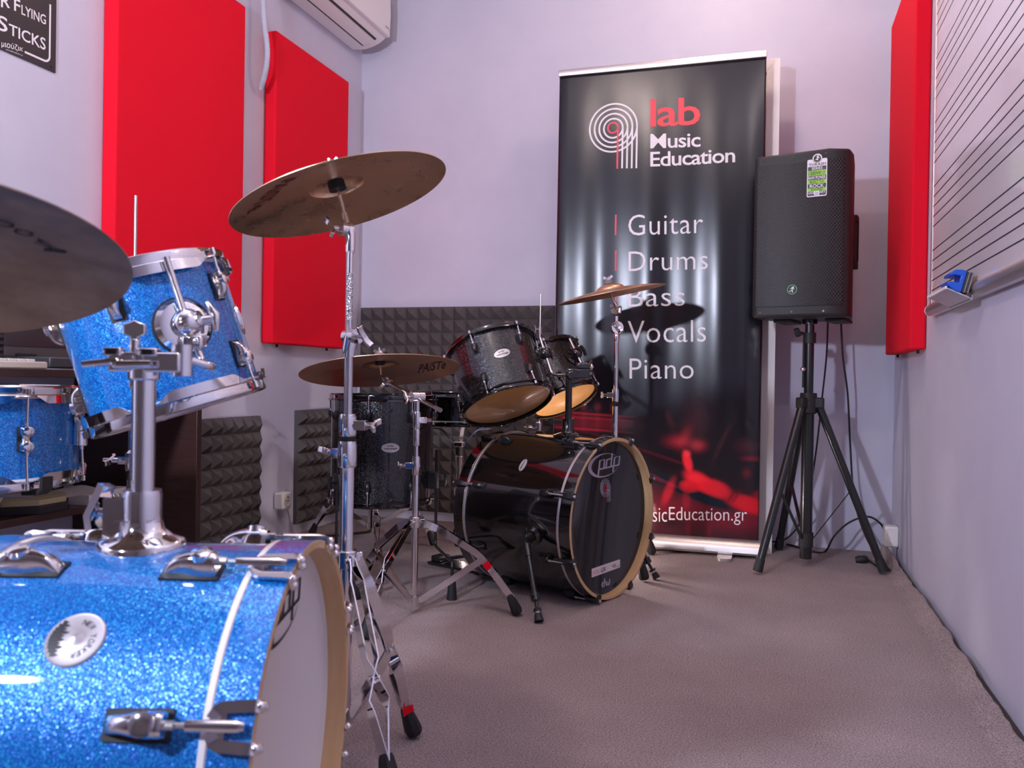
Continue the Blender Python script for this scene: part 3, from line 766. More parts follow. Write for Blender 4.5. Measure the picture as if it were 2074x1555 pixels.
# ------------------------------------------------------------------ drums
_mw = {}
def wthing(name, label, cat, Mx, group=None):
    t = thing(name, label, cat, Mx, group); _mw[t.name] = Mx.copy(); return t
def loc(t, p): return _mw[t.name].inverted() @ Vector(p)
def locs(t, pts): I = _mw[t.name].inverted(); return [I @ Vector(p) for p in pts]
TOCAM = lambda c: CAM - Vector(c)
sstep = lambda a, b, x: (lambda q: q * q * (3 - 2 * q))(min(1, max(0, (x - a) / (b - a))))

def flanged_hoop(R, zt, sgn, lugs, hh, sk=.50):
    N = 180; vs, fs = [], []
    for i in range(N):
        th = 2 * math.pi * i / N
        d = min(abs((math.degrees(th) - l + 180) % 360 - 180) for l in lugs)
        s = sstep(6, 17, d * R / .13); e = 1 - sstep(3.5, 6, d * R / .13)
        pr = [(R + .001, -.5 * hh), (R + .001, -.002), (R + .003, 0), (R + .0055, -.0015), (R + .006, -.004), (R + .0050, -.55 * hh), (R + .0062, -.60 * hh), (R + .0105 + .006 * e, -.62 * hh),
              (R + .0118 + .006 * e, -.68 * hh - sk * hh * s), (R + .0104 + .005 * e, -.69 * hh - sk * hh * s), (R + .0092, -.72 * hh), (R + .002, -.70 * hh)]
        for r, dz in pr: vs.append((r * math.cos(th), r * math.sin(th), zt + sgn * dz))
    m = len(pr)
    for i in range(N):
        j = (i + 1) % N
        for k in range(m): l = (k + 1) % m; fs.append((i * m + k, j * m + k, j * m + l, i * m + l))
    return MB().add(vs, fs)

def lug_mesh(R, th, zc, dr, L, Wd, H, knob=True):
    c, s_ = math.cos(R_(th)), math.sin(R_(th))
    P = lambda t, r, s: ((R + r) * c - t * s_, (R + r) * s_ + t * c, zc + dr * s)
    mb = MB(); vs, fs = [], []; n = 14; m = 11
    for i in range(n):
        q = i / (n - 1); s = -.6 * L + L * q
        k = min(1, q / .62); h = H * math.sqrt(max(.02, 1 - (1 - k) ** 2)); w_ = Wd / 2 * (.72 + .28 * sstep(.25, .7, q))
        if i == n - 1: h *= .93; w_ *= .93
        for j in range(m):
            a = math.pi * j / (m - 1); ca, sa = math.cos(a), math.sin(a)
            vs.append(P(w_ * math.copysign(abs(ca) ** .6, ca), h * sa ** .55 - .001, s))
    for i in range(n - 1):
        for j in range(m - 1): fs.append((i * m + j, i * m + j + 1, (i + 1) * m + j + 1, (i + 1) * m + j))
    fs.append(tuple(range(m))); fs.append(tuple((n - 1) * m + j for j in range(m)))
    mb.add(vs, fs)
    if knob:
        ctr = [P(0, H * .75, .12 * L), P(0, H * 1.04, .12 * L), P(0, H * 1.10, .12 * L)]
        mb.tube(ctr, [Wd * .46, Wd * .46, Wd * .30], 18)
    # dark gasket under the casting
    g = [(-Wd * .58, -.63 * L), (Wd * .58, -.63 * L), (Wd * .62, .2 * L), (Wd * .6, .44 * L), (-Wd * .6, .44 * L), (-Wd * .62, .2 * L)]
    k = len(g); mb.add([P(t, r, s) for r in (-.001, .0022) for t, s in g], [tuple(range(k)), tuple(range(k, 2 * k))] + [(i, (i + 1) % k, (i + 1) % k + k, i + k) for i in range(k)], 1)
    return mb, P

def drum(name, label, cat, group, c, n, R, depth, shell_m, hoop_m, nl, ph0, lug_m, head_top, head_bot, xh=None, hh=.026, lug=(.045, .018, .020), lug_in=.055, rod_m=None, knob=True, ph0b=None, one_row=False, seams=()):
    """c = centre of the upper rim, n = axis pointing to the lower rim"""
    n = Vector(n).normalized(); c = Vector(c); base = c + n * depth
    Mx = frame(base, -n, xh or TOCAM(c)); t = wthing(name, label, cat, Mx, group)
    MB().lathe([(R, hh * .5), (R, depth - hh * .5), (R - .006, depth - hh * .5), (R - .006, hh * .5)], 96, closed=True).build('shell', shell_m, t)
    lugs = [ph0 + 360 * k / nl for k in range(nl)]; lb = lugs if ph0b is None else [ph0b + 360 * k / nl for k in range(nl)]
    flanged_hoop(R + .0015, depth, 1, lugs, hh, .5 if knob else .16).build('upper_hoop', hoop_m, t, sharp=40)
    flanged_hoop(R + .0015, 0, -1, lb, hh, .5 if knob else .16).build('lower_hoop', hoop_m, t, sharp=40)
    zt, zb = depth - .010, .010
    MB().lathe([(0, zt), (R - .012, zt), (R - .003, zt - .004), (R + .003, zt - .008), (R + .003, zt - .012), (0, zt - .012)], 72).build('batter_head', head_top, t)
    MB().lathe([(0, zb), (R - .010, zb), (R - .003, zb + .003), (R + .003, zb + .007), (R + .003, zb + .012), (0, zb + .012)], 72).build('lower_head', head_bot, t)
    L, Wd, H = lug
    for th_set, sgn in ((lugs, 1), (lb, -1)):
        for th in th_set:
            if one_row: zc = depth / 2 + sgn * L * .42; LL = L
            else: zc = depth / 2 + sgn * (depth / 2 - lug_in - hh * .3)
            mb, P = lug_mesh(R, th, zc, sgn, L, Wd, H, knob); lo = mb.build('lug', [lug_m, M['rubber']], t)
            ze = (depth / 2 - hh * .60) - sgn * (zc - depth / 2)
            r = MB(); r.tube([P(0, H * .55, L * .38), P(0, H * .55, L * .40 + .008)], .0042, 10); r.tube([P(0, H * .55, L * .40), P(0, .0135, ze + .010)], .0026, 8)
            r.tube([P(0, .0135, ze + .002), P(0, .0135, ze + .012)], .0045, 8)
            r.build('tension_rod', rod_m or M['chrome'], lo)
    return t

def shell_map(R, th, z, lift=.0012):
    """plane (a right, b up) wrapped onto a drum shell around phase th, height z"""
    return lambda a, b: ((R + lift) * math.cos(R_(th) + a / R), (R + lift) * math.sin(R_(th) + a / R), z + b)
def oval_badge(t, R, th, z, rx, rz, words, rot=0, m='steel'):
    f0 = shell_map(R, th, z, .0010)
    def rt(f): return lambda a, b: f(a * math.cos(R_(rot)) - b * math.sin(R_(rot)), a * math.sin(R_(rot)) + b * math.cos(R_(rot)))
    f = rt(f0); vs, fs = [f(0, 0)], []; N = 40
    for i in range(N):
        a = 2 * math.pi * i / N; vs.append(f(rx * math.cos(a), rz * math.sin(a)))
    for i in range(N):
        a = 2 * math.pi * i / N; vs.append(rt(shell_map(R, th, z, -.0005))(rx * 1.02 * math.cos(a), rz * 1.02 * math.sin(a)))
    for i in range(N): j = (i + 1) % N; fs += [(0, 1 + i, 1 + j), (1 + i, 1 + N + i, 1 + N + j, 1 + j)]
    b = MB().add(vs, fs).build('badge', mat('badge_metal', (.62, .58, .60), .35, .6), t)
    g = rt(shell_map(R, th, z, .0016)); mb = MB()
    for s, x0, x1, y0, y1 in words: put_text(mb, s, lambda u, v: g(x0 + (x1 - x0) * u, y0 + (y1 - y0) * v), .01)
    if words: mb.build('badge_lettering', M['black_ink'], b)
    for s in (-1, 1):
        q0, q1 = g(s * rx * .86, 0), rt(shell_map(R, th, z, .0026))(s * rx * .86, 0)
        MB().cyl(q0, q1, .0016, seg=8).build('rivet', M['steel'], b)
    return b

# pdp lettering traced on the black drum's head, reused at scale on the blue one
PDP_LINES = [[(790, 893), (822, 628), (903, 606), (890, 757)], [(1037, 500), (1012, 735)], [(1022, 592), (944, 612), (926, 757)], [(1047, 822), (1080, 570), (1168, 547), (1150, 703)], [(800, 783), (1154, 701)]]
PDP_SWOOSH = [(1105, 545, 4), (1050, 517, 8), (960, 503, 11), (850, 520, 20), (745, 577, 38), (672, 655, 56), (642, 740, 62), (660, 820, 58), (722, 880, 48), (805, 910, 32), (900, 903, 20), (1000, 868, 12), (1080, 812, 8), (1135, 740, 3)]
def pdp_mark(mb, fn, w_):
    Q = lambda p: (p[0], p[1])
    for l in PDP_LINES: stroke(mb, [Q(p) for p in l], w_, fn)
    vs, fs = [], []; S = smooth_path([(a, b, c) for a, b, c in PDP_SWOOSH], 5)
    for i, p in enumerate(S):
        d = (S[min(i + 1, len(S) - 1)] - S[max(i - 1, 0)]); d = Vector((d.x, d.y)).normalized(); q = Vector((-d.y, d.x)) * p.z / 2
        vs += [fn(p.x - q.x, p.y - q.y), fn(p.x + q.x, p.y + q.y)]
    for i in range(len(S) - 1): fs.append((2 * i, 2 * i + 2, 2 * i + 3, 2 * i + 1))
    mb.add(vs, fs)

def bass_drum(name, label, c, bn, Ro, R, total, shell_m, hoop_m, wood_m, collar_m, head_m, nl, ph0, lug_m, lug, hoop_w, claw_kind, lug_pos, group):
    """c = centre of the front hoop's front edge, bn = axis out of the front head; local z runs to the front"""
    bn = Vector(bn).normalized(); c = Vector(c)
    Mx = frame(c, bn, (0, 0, 1)); t = wthing(name, label, 'drum', Mx, group)
    Ri = Ro - .011
    MB().lathe([(R, -hoop_w - .004), (R, -total + hoop_w + .004), (R - .007, -total + hoop_w + .004), (R - .007, -hoop_w - .004)], 128, closed=True).build('shell', shell_m, t)
    ring = lambda z0, z1: MB().lathe([(Ri, z0), (Ro, z0), (Ro, z1), (Ri, z1)], 128, closed=True, mis=[1, 0, 1, 1])
    ring(0, -hoop_w).build('front_hoop', [hoop_m, wood_m], t, bevel=.0012)
    ring(-total, -total + hoop_w).build('rear_hoop', [hoop_m, wood_m], t, bevel=.0012)
    cr = R + .0035
    for nm, z in (('front_collar', -hoop_w - .0005), ('rear_collar', -total + hoop_w + .0085)):
        MB().lathe([(cr, z), (cr + .0012, z - .001), (cr + .0012, z - .007), (cr, z - .008), (R - .004, z - .008), (R - .004, z)], 128, closed=True).build(nm, collar_m, t)
    MB().lathe([(0, -.032), (Ri - .006, -.032), (Ri + .0005, -.028), (Ri + .0005, -.036), (0, -.036)], 96).build('front_head', head_m, t)
    MB().lathe([(0, -total + .030), (Ri + .0005, -total + .030), (Ri + .0005, -total + .034), (0, -total + .034)], 96).build('batter_head', M['white_head'], t)
    L, Wd, H = lug
    for row, dr in ((lug_pos[0], 1), (lug_pos[1], -1)):
        for k in range(nl):
            th = ph0 + 360 * k / nl
            mb, P = lug_mesh(R, th, -row, dr, L, Wd, H, claw_kind == 'chrome'); lo = mb.build('lug', [lug_m, M['rubber']], t)
            rr = Ro - R + .009
            end = (row - .05) if dr > 0 else (total - row - .05)
            r = MB(); r.tube([P(0, H * .6, L * .38), P(0, H * .6, L * .4 + .010)], .0048, 10); r.tube([P(0, H * .6, L * .4), P(0, rr, end + .02)], .0028, 8); r.build('tension_rod', M['steel'], lo)
            cq, sq = math.cos(R_(th)), math.sin(R_(th)); zf = 0 if dr > 0 else -total
            K = lambda tt, rd, z: ((Ro + rd) * cq - tt * sq, (Ro + rd) * sq + tt * cq, zf + dr * z)
            mb = MB()
            if claw_kind == 'chrome':
                mb.tube([K(0, .009, -.062), K(0, .009, -.014), K(0, .009, -.006)], [.0062, .0062, .0042], 12)
                for q in (-1, 1):
                    mb.bar(fillet([K(q * .006, .006, -.040), K(q * .017, .0045, -.034), K(q * .019, .0045, -.004), K(q * .019, .0040, .003), K(q * .019, -.006, .0038)], .006), Vector(K(1, 0, 0)) - Vector(K(0, 0, 0)), .0115, .0035)
                    mb.ball(K(q * .019, .001, .0045), .0052, 12, 8)
                    mb.ball(K(q * .019, -.007, .0045), .0058, 12, 8)
                mb.box((0, 0, 0), (.004, .030, .016), 0, Matrix.Translation(K(0, .003, -.034)) @ Matrix.Rotation(R_(th), 4, 'Z'))
                mb.build('claw', M['chrome'], t)
            else:
                T = [(-.052, .004, .006), (-.044, .0095, .0085), (-.010, .013, .012), (.004, .013, .012), (.0065, .008, .010)]
                vs, fs = [], []
                for z, h, w_ in T: vs += [K(-w_, .0003, z), K(-w_ * .8, h, z), K(w_ * .8, h, z), K(w_, .0003, z)]
                for i in range(len(T) - 1):
                    for k2 in range(4): l = (k2 + 1) % 4; fs.append((4 * i + k2, 4 * i + l, 4 * i + 4 + l, 4 * i + 4 + k2))
                fs += [(0, 1, 2, 3), tuple(range(4 * len(T) - 4, 4 * len(T)))]
                mb.add(vs, fs); mb.add([K(-.012, .0003, .0005), K(.012, .0003, .0005), K(.010, -.014, .0005), K(-.010, -.014, .0005), K(-.012, .004, .006), K(.012, .004, .006), K(.010, -.014, .005), K(-.010, -.014, .005)], [(0, 1, 2, 3), (4, 5, 6, 7), (0, 1, 5, 4), (1, 2, 6, 5), (2, 3, 7, 6), (3, 0, 4, 7)])
                co = mb.build('claw', M['black_metal'], t, bevel=.0015)
                MB().tube([K(0, .006, .006), K(0, .006, .011), K(0, .006, .0115)], [.0050, .0050, .0026], 10).build('claw_bolt', M['chrome'], co)
    return t

def add_spur(t, R, th, z, foot, r=.0075, disc=.030):
    """folding leg from a round bracket on the shell to a rubber foot on the floor"""
    c, s_ = math.cos(R_(th)), math.sin(R_(th)); P = lambda rd: Vector(((R + rd) * c, (R + rd) * s_, z))
    MB().tube([P(-.003), P(.008), P(.016)], [disc, disc, disc * .72], 32).build('spur_bracket', M['black_gloss'], t)
    hub = P(.038)
    mb = MB(); mb.tube([P(.012), P(.052)], .016, 20); sp = mb.build('spur', M['black_metal'], t)
    f = loc(t, foot); d = (f - hub).normalized(); Lg = (f - hub).length
    q = hub + d * .03
    MB().tube([hub, hub + d * .055], .0105, 16).build('spur_socket', M['black_metal'], sp)
    MB().tube([hub + d * .05, hub + d * (Lg * .70)], r, 14).build('spur_tube', M['black_metal'], sp)
    b = MB(); b.tube([hub + d * (Lg * .67), hub + d * (Lg * .76)], r * 1.75, 12)
    u = d.cross(Vector((0, 0, 1))).normalized(); b.tube([hub + d * (Lg * .715), hub + d * (Lg * .715) + u * .024], .004, 8); b.build('spur_clamp', M['black_metal'], sp)
    MB().tube([hub + d * (Lg * .72), hub + d * (Lg * .93)], r * .72, 12).build('spur_rod', M['black_metal'], sp)
    MB().tube([hub + d * (Lg * .855), hub + d * (Lg * .885)], r * 1.6, 10).build('lock_nut', M['black_metal'], sp)
    MB().tube([hub + d * (Lg * .885), hub + d * (Lg * .915)], r * .95, 10).build('thread', M['steel'], sp)
    MB().tube([hub + d * (Lg * .91), hub + d * (Lg * 1.0)], [r * 1.35, r * 1.9], 14).build('rubber_foot', M['rubber'], sp)

# ---- blue kit
BB_C, BB_N = Vector((-.529, .892, .2615)), Vector((.958, .287, 0)).normalized()
blue_bass = bass_drum('bass_drum', 'sparkling blue bass drum with white front head in left foreground', BB_C, BB_N, .2345, .2286, .392, M['blue_flake'], M['blue_flake'], M['maple'], M['collar'], M['front_head'], 8, 20, M['chrome'], (.062, .026, .027), .043, 'chrome', (.108, .298), 'blue drum kit')
BK_C, BK_N = Vector((-.4636, 2.632, .2595)), Vector((.934, -.357, 0)).normalized()
black_bass = bass_drum('bass_drum', 'glossy black bass drum with black logo head near the banner', BK_C, BK_N, .2574, .2535, .462, M['black_gloss'], M['black_gloss'], M['maple'], M['alu'], M['black_head'], 8, 24, M['black_metal'], (.040, .022, .022), .040, 'black', (.10, .368), 'black drum kit')

def head_marks():
    # black head: traced logo, ring mark, sticker and maker's letters
    n = BK_N; c = BK_C - n * .0312
    I = _mw[black_bass.name].inverted()
    def fx(ox, oy, k): return lambda x, y: I @ on_plane(ox + x / k, oy + y / k, c, n)
    f = fx(1120, 860, 8.6375)
    mb = MB(); pdp_mark(mb, f, 27); mb.build('maker_logo', M['silver_ink'], black_bass)
    mb = MB()
    for k, rx, ry in ((1, 86, 157), (.84, 71, 130), (.68, 56, 105), (.52, 42, 80)):
        stroke(mb, [(915 - (1 - k) * 6 + rx * math.cos(R_(a)), 1103 + ry * math.sin(R_(a))) for a in range(0, 360, 8)], 8, f, closed=True)
    for x0, x1, y1 in ((998, 1008, 1340), (985, 992, 1345), (970, 975, 1350), (955, 958, 1352)): stroke(mb, [(x0, 1103), (x1, y1)], 6, f)
    mb.build('ring_logo', M['silver_ink'], black_bass)
    mb = MB(); stroke(mb, [(915 + 22 * math.cos(R_(a)), 1100 + 42 * math.sin(R_(a))) for a in range(0, 360, 12)], 11, f, closed=True); stroke(mb, [(937, 1100), (940, 1355)], 5, f); mb.build('ring_logo_centre', M['red_ink'], black_bass)
    g = fx(1120, 1040, 8.183)
    mb = MB(); patch(mb, [(640, 922), (655, 910), (1100, 757), (1112, 765), (1112, 885), (1100, 895), (650, 1057), (640, 1050)], g)
    st = mb.build('sticker', M['white_ink'], black_bass); st['label'] = 'long white sticker on the drumhead'
    c2 = BK_C - n * .0309
    h = lambda x, y: I @ on_plane(1120 + x / 8.183, 1040 + y / 8.183, c2, n)
    def word(s, a, b, tl, m_, bold=0):
        mb = MB(); A, B, C_ = Vector(a), Vector(b), Vector(tl)
        put_text(mb, s, lambda u, v: h(*(A + (B - A) * u + (C_ - A) * v)), bold); mb.build('sticker_lettering', M[m_], st)
    word('YOU', (650, 1032), (778, 985), (650, 962), 'pink_ink', -.005)
    word('GR', (795, 978), (876, 948), (795, 905), 'black_ink', .01)
    word('O', (890, 920), (912, 912), (890, 888), 'pink_ink', -.01)
    word('VE', (985, 905), (1050, 882), (972, 850), 'black_ink', .005)
    word('.gr', (1062, 890), (1095, 880), (1062, 866), 'black_ink', 0)
    mb = MB()
    k = lambda *p: [(x, y) for x, y in p]
    stroke(mb, k((856, 1072), (846, 1205)), 20, h); stroke(mb, k((850, 1130), (825, 1140), (812, 1180), (820, 1215), (842, 1205)), 22, h)
    stroke(mb, k((880, 1115), (880, 1170), (893, 1190), (907, 1175), (910, 1125)), 20, h); stroke(mb, k((910, 1130), (912, 1170), (924, 1185), (936, 1160), (940, 1078)), 20, h)
    mb.build('maker_letters', M['silver_ink'], black_bass)
    # blue kit's head: the same logo in black, at the drum's own scale
    J = _mw[blue_bass.name]; s = .2345 / .2574
    def fb(x, y):
        p = f(x, y); return Vector((p.x * s, p.y * s, -.0312))
    mb = MB(); pdp_mark(mb, fb, 27); mb.build('maker_logo', M['black_ink'], blue_bass)
head_marks()

def new_york_badge():
    R, th, z = .2286, 44.2, -.202; f0 = shell_map(R, th, z, .0016)
    f = lambda a, b: f0(-a, b)
    vs, fs = [], []; N = 48
    rings = [(0, .0048), (.0055, .0042), (.0085, .0022), (.012, .0018), (.0265, .0016), (.029, .0022), (.0302, .001), (.0306, -.0006)]
    for r, l in rings:
        for i in range(N): a = 2 * math.pi * i / N; vs.append(shell_map(R, th, z, l)(r * math.cos(a), r * math.sin(a)))
    for k in range(len(rings) - 1):
        for i in range(N): j = (i + 1) % N; fs.append((k * N + i, k * N + j, (k + 1) * N + j, (k + 1) * N + i))
    b = MB().add(vs, fs).build('badge', mat('badge_silver', (.55, .50, .52), .35, .5), blue_bass); b['label'] = 'round silver badge with black skyline'
    g = shell_map(R, th, z, .0023); mb = MB()
    sky = [(-.026, -.008)]; hs = [.004, .009, .006, .013, .007, .010, .005, .012, .006, .008]
    for i, h in enumerate(hs):
        x0 = -.020 + .0040 * i; sky += [(x0, h), (x0 + .0022, h), (x0 + .0022, h - .004), (x0 + .0040, h - .004)]
    for i, h in enumerate(hs):
        x0 = -.020 + .0040 * i; yb = -math.sqrt(max(0, .0262 ** 2 - (x0 + .002) ** 2))
        patch(mb, [(x0, yb), (x0 + .0039, yb), (x0 + .0039, -.0190 + h * .5), (x0 + .0020, -.0150 + h * .6), (x0, -.0190 + h * .5)], g)
    mb.build('skyline', M['black_ink'], b)
    mb = MB(); s = 'NEW YORKER'
    for i, ch in enumerate(s):
        if ch == ' ': continue
        a = R_(168 - 156 * i / (len(s) - 1)); cx, cy = .0185 * math.cos(a), .0185 * math.sin(a); ro = a - math.pi / 2
        def q(u, v, cx=cx, cy=cy, ro=ro):
            x, y = (u - .5) * .0046, (v - .5) * .0062; return g(cx + x * math.cos(ro) - y * math.sin(ro), cy + x * math.sin(ro) + y * math.cos(ro))
        put_text(mb, ch, q, 0)
    mb.build('badge_lettering', M['grey_plastic'], b)
new_york_badge()
add_spur(blue_bass, .2286, 105, -.20, Vector((-.62, .42, .006)))
add_spur(blue_bass, .2286, -105, -.20, Vector((-.93, 1.17, .006)))
oval_badge(black_bass, .2535, 48.8, -.227, .0235, .0115, [('mainstage', -.016, .016, -.004, .0025)], 0)
add_spur(black_bass, .2535, 98.6, -.137, on_z(1092, 1258, .006))
add_spur(black_bass, .2535, -98.6, -.137, on_z(1330, 1171, .006))

blue_tom = drum('tom_drum', 'sparkling blue tom tilted over the blue bass drum', 'drum', 'blue drum kit', (-.952, 1.07, .857), (.277, .137, -.951), .127, .231, M['blue_flake'], M['chrome'], 5, -18.6, M['chrome'], M['white_head'], M['white_head'], hh=.027, lug=(.040, .019, .020), lug_in=.050)
def tom_bracket():
    t = blue_tom; R, th, z = .127, 17.1, .231 - .112
    c, s_ = math.cos(R_(th)), math.sin(R_(th)); P = lambda rd, dz=0, tt=0: ((R + rd) * c - tt * s_, (R + rd) * s_ + tt * c, z + dz)
    b = MB().tube([P(-.004), P(.003), P(.010), P(.013)], [.040, .040, .034, .022], 40).build('bracket', M['chrome'], t)
    MB().tube([P(-.004), P(.0015)], .0425, 40).build('gasket', M['rubber'], b)
    mb = MB(); mb.ball(P(.022), .021, 24, 14); mb.tube([P(.02, 0, .0), P(.034, 0, .016)], .013, 20); mb.build('ball_clamp', M['chrome'], b)
    mb = MB(); mb.tube([P(.024, -.002, .014), P(.030, -.004, .034)], .0075, 14)
    mb.tube([P(.030, .022, .034), P(.033, .010, .036), P(.034, 0, .038), P(.033, -.010, .036), P(.030, -.022, .034)], [.0035, .006, .0075, .006, .0035], 12); mb.build('wing_screw', M['chrome'], b)
    # small vent plate at the right edge
    v = 84; cc, ss = math.cos(R_(v)), math.sin(R_(v))
    MB().tube([((R - .002) * cc, (R - .002) * ss, z), ((R + .002) * cc, (R + .002) * ss, z), ((R + .005) * cc, (R + .005) * ss, z)], [.026, .025, .010], 28).build('vent_plate', M['chrome'], t)
    return _mw[t.name] @ Vector(P(.022)), (_mw[t.name].to_3x3() @ Vector((c, s_, 0))).normalized(), _mw[t.name].to_3x3() @ Vector((0, 0, 1))
BT_B, BT_N, BT_U = tom_bracket()

def tom_holder():
    b = BB_C - BB_N * .207 + Vector((0, 0, .2286)); t = wthing('tom_holder', 'chrome tom mount post rising from the blue bass drum', 'drum mount', Matrix.Translation(b), 'blue drum kit')
    A = math.atan2(BB_N.y, BB_N.x)
    T = Matrix.Rotation(A, 4, 'Z')
    # saddle flange following the shell
    vs, fs = [], []; N = 40; rings = [(1.0, .000), (1.0, .005), (.93, .0085), (.70, .012), (.52, .020), (.44, .034), (.42, .050)]
    for k, h in rings:
        for i in range(N):
            a = 2 * math.pi * i / N; x, y = .052 * k * math.cos(a), .046 * k * math.sin(a)
            sag = (.2286 - math.sqrt(.2286 ** 2 - y * y)) * sstep(.4, 1, k); vs.append((x, y, h - sag))
    for q in range(len(rings) - 1):
        for i in range(N): j = (i + 1) % N; fs.append((q * N + i, q * N + j, q * N + N + j, q * N + N + i))
    fs.append(tuple((len(rings) - 1) * N + i for i in range(N))); fs.append(tuple(range(N - 1, -1, -1)))
    f = MB().add(vs, fs, 0, T); f.lathe([(.0137, .03), (.0225, .03), (.0230, .062), (.0215, .068), (.0137, .068)], 32, 0, closed=True)
    f.box((-.027, -.008, .030), (.026, .020, .056), 0, T)
    fl = f.build('base_flange', M['chrome'], t, sharp=50)
    MB().box((0, 0, 0), (.010, .012, .012), 0, T @ Matrix.Translation((-.02, -.022, .026))).build('memory_screw', M['chrome'], fl)
    k = MB(); k.tube([T @ Vector((-.035, -.004, .040)), T @ Vector((-.050, -.008, .042))], .006, 12); k.bar([T @ Vector((-.052, -.012, .020)), T @ Vector((-.056, -.010, .036)), T @ Vector((-.046, -.008, .060)), T @ Vector((-.040, -.008, .074))], T.to_3x3() @ Vector((.3, 1, 0)), .020, .010)
    k.build('wing_bolt', M['chrome'], fl)
    top = .70 - (716 - 755) * 1.0 / FOC - b.z
    MB().cyl((0, 0, .02), (0, 0, top - .012), .0137, seg=36).build('post', M['chrome'], t)
    # clamp block
    U = Matrix.Rotation(yaw, 4, 'Z')
    cb = MB(); cb.box((.006, -.002, top - .010), (.086, .030, .024), 0, U); cb.box((-.031, -.012, top + .002), (.022, .016, .010), 0, U); cb.box((.012, -.012, top + .002), (.022, .016, .010), 0, U)
    cb.lathe([(.0137, -.026), (.0185, -.026), (.0185, .006), (.0137, .006)], 28, 0, Matrix.Translation((0, 0, top - .006)), closed=True)
    c = cb.build('clamp_block', M['chrome'], t, bevel=.003)
    mb = MB()
    mb.box((-.031, -.0206, top + .002), (.012, .002, .006), 0, U); mb.box((.012, -.0206, top + .002), (.012, .002, .006), 0, U); mb.build('clamp_slot', M['black_matte'], c)
    MB().tube([U @ Vector((.046, 0, top - .026)), U @ Vector((.046, 0, top + .012))], .0125, 22).build('arm_socket', M['chrome'], c)
    k = MB(); k.tube([U @ Vector((-.010, -.004, top)), U @ Vector((-.010, -.004, top + .018))], .0062, 12); k.prism([(-.004, 0), (.004, 0), (.0045, .006), (.013, .010), (.013, .022), (.006, .024), (0, .027), (-.006, .024), (-.013, .022), (-.013, .010), (-.0045, .006)], -.0035, .0035, 0, U @ Matrix.Translation((-.010, -.004, top + .014)) @ Matrix.Rotation(R_(90), 4, 'X'))
    k.build('wing_key', M['chrome'], c, bevel=.0012)
    k = MB(); k.tube([U @ Vector((-.062, -.026, top - .014)), U @ Vector((-.026, -.022, top - .010))], [.0042, .0052], 12); k.tube([U @ Vector((-.020, -.026, top - .014)), U @ Vector((.020, -.026, top - .012))], [.0058, .0050], 12); k.ball(U @ Vector((-.024, -.022, top - .012)), .007)
    k.build('lever_screw', M['chrome'], c)
    # arm: out of the socket, up along the tom, through the ball
    s0 = U @ Vector((.046, 0, top - .004)); base = Vector(b)
    up = BT_U; lo_ = BT_B - up * .052 - base; hi = BT_B + up * .098 - base
    lo_ = lo_ + (U.to_3x3() @ Vector((.004, 0, 0)))
    mid = s0 + U.to_3x3() @ Vector((.030, .020, -.010))
    MB().tube(fillet([s0, mid, lo_ - up * .012, BT_B - base, hi], .018, 7), .0052, 14).build('arm_rod', M['chrome'], t)
    cl = MB(); cl.box((0, 0, 0), (.030, .024, .020), 0, Matrix.Translation(BT_B - base - up * .030 + BT_N * .004) @ Matrix.Rotation(yaw, 4, 'Z')); cl.tube([BT_B - base - up * .030 + BT_N * .004, BT_B - base - up * .030 + BT_N * .020], .006, 12); cl.build('memory_clamp', M['chrome'], t, bevel=.004)
tom_holder()

blue_snare = drum('snare_drum', 'blue snare drum cut by the left edge beside the blue tom', 'drum', 'blue drum kit', (-1.462, 1.225, .672), (0, 0, -1), .1778, .190, M['blue_flake'], M['chrome'], 8, 24, M['chrome'], M['white_head'], M['white_head'], hh=.026, lug=(.026, .020, .018), one_row=True)
def throw_off():
    t = blue_snare; th = 66; c, s_ = math.cos(R_(th)), math.sin(R_(th)); P = lambda rd, z, tt=0: ((.1778 + rd) * c - tt * s_, (.1778 + rd) * s_ + tt * c, z)
    mb = MB(); mb.tube([P(.004, .13), P(.012, .13)], .016, 16); mb.tube([P(.010, .075), P(.010, .125)], [.014, .012], 14); mb.build('butt_plate', M['chrome'], t)
    MB().tube([P(.012, .13), P(.014, .165), P(.008, .185)], [.006, .004, .005], 10).build('strainer_lever', M['chrome'], t)
throw_off()

# ---- black kit
black_tom = drum('tom_drum', 'larger black sparkle tom, tilted, nearer the floor tom', 'drum', 'black drum kit', (-.942, 2.771, .817), (.389, -.293, -.873), .1525, .244, M['black_flake'], M['black_gloss'], 6, -18.5, M['black_metal'], M['black_head'], M['maple_dark'], hh=.024, lug=(.032, .020, .018), lug_in=.058, knob=False)
small_tom = drum('tom_drum', 'smaller black sparkle tom, tilted, in front of banner edge', 'drum', 'black drum kit', (-.842, 3.132, .802), (.479, -.245, -.843), .127, .224, M['black_flake'], M['black_gloss'], 5, 9, M['black_metal'], M['black_head'], M['maple_dark'], hh=.024, lug=(.030, .019, .018), lug_in=.054, knob=False)
floor_tom = drum('floor_tom', 'black sparkle floor tom standing behind the front chrome stand', 'drum', 'black drum kit', (-1.295, 2.652, .640), (0, 0, -1), .1778, .378, M['black_flake'], M['black_gloss'], 8, -14.5, M['black_metal'], M['black_head'], M['black_head'], hh=.026, lug=(.034, .020, .020), lug_in=.064, knob=False)
black_snare = drum('snare_drum', 'black snare drum on chrome stand between floor tom and toms', 'drum', 'black drum kit', (-1.172, 3.09, .650), (0, 0, -1), .1778, .135, M['black_gloss'], M['black_gloss'], 8, 12, M['black_metal'], M['white_head'], M['white_head'], hh=.022, lug=(.026, .022, .020), one_row=True, knob=False)
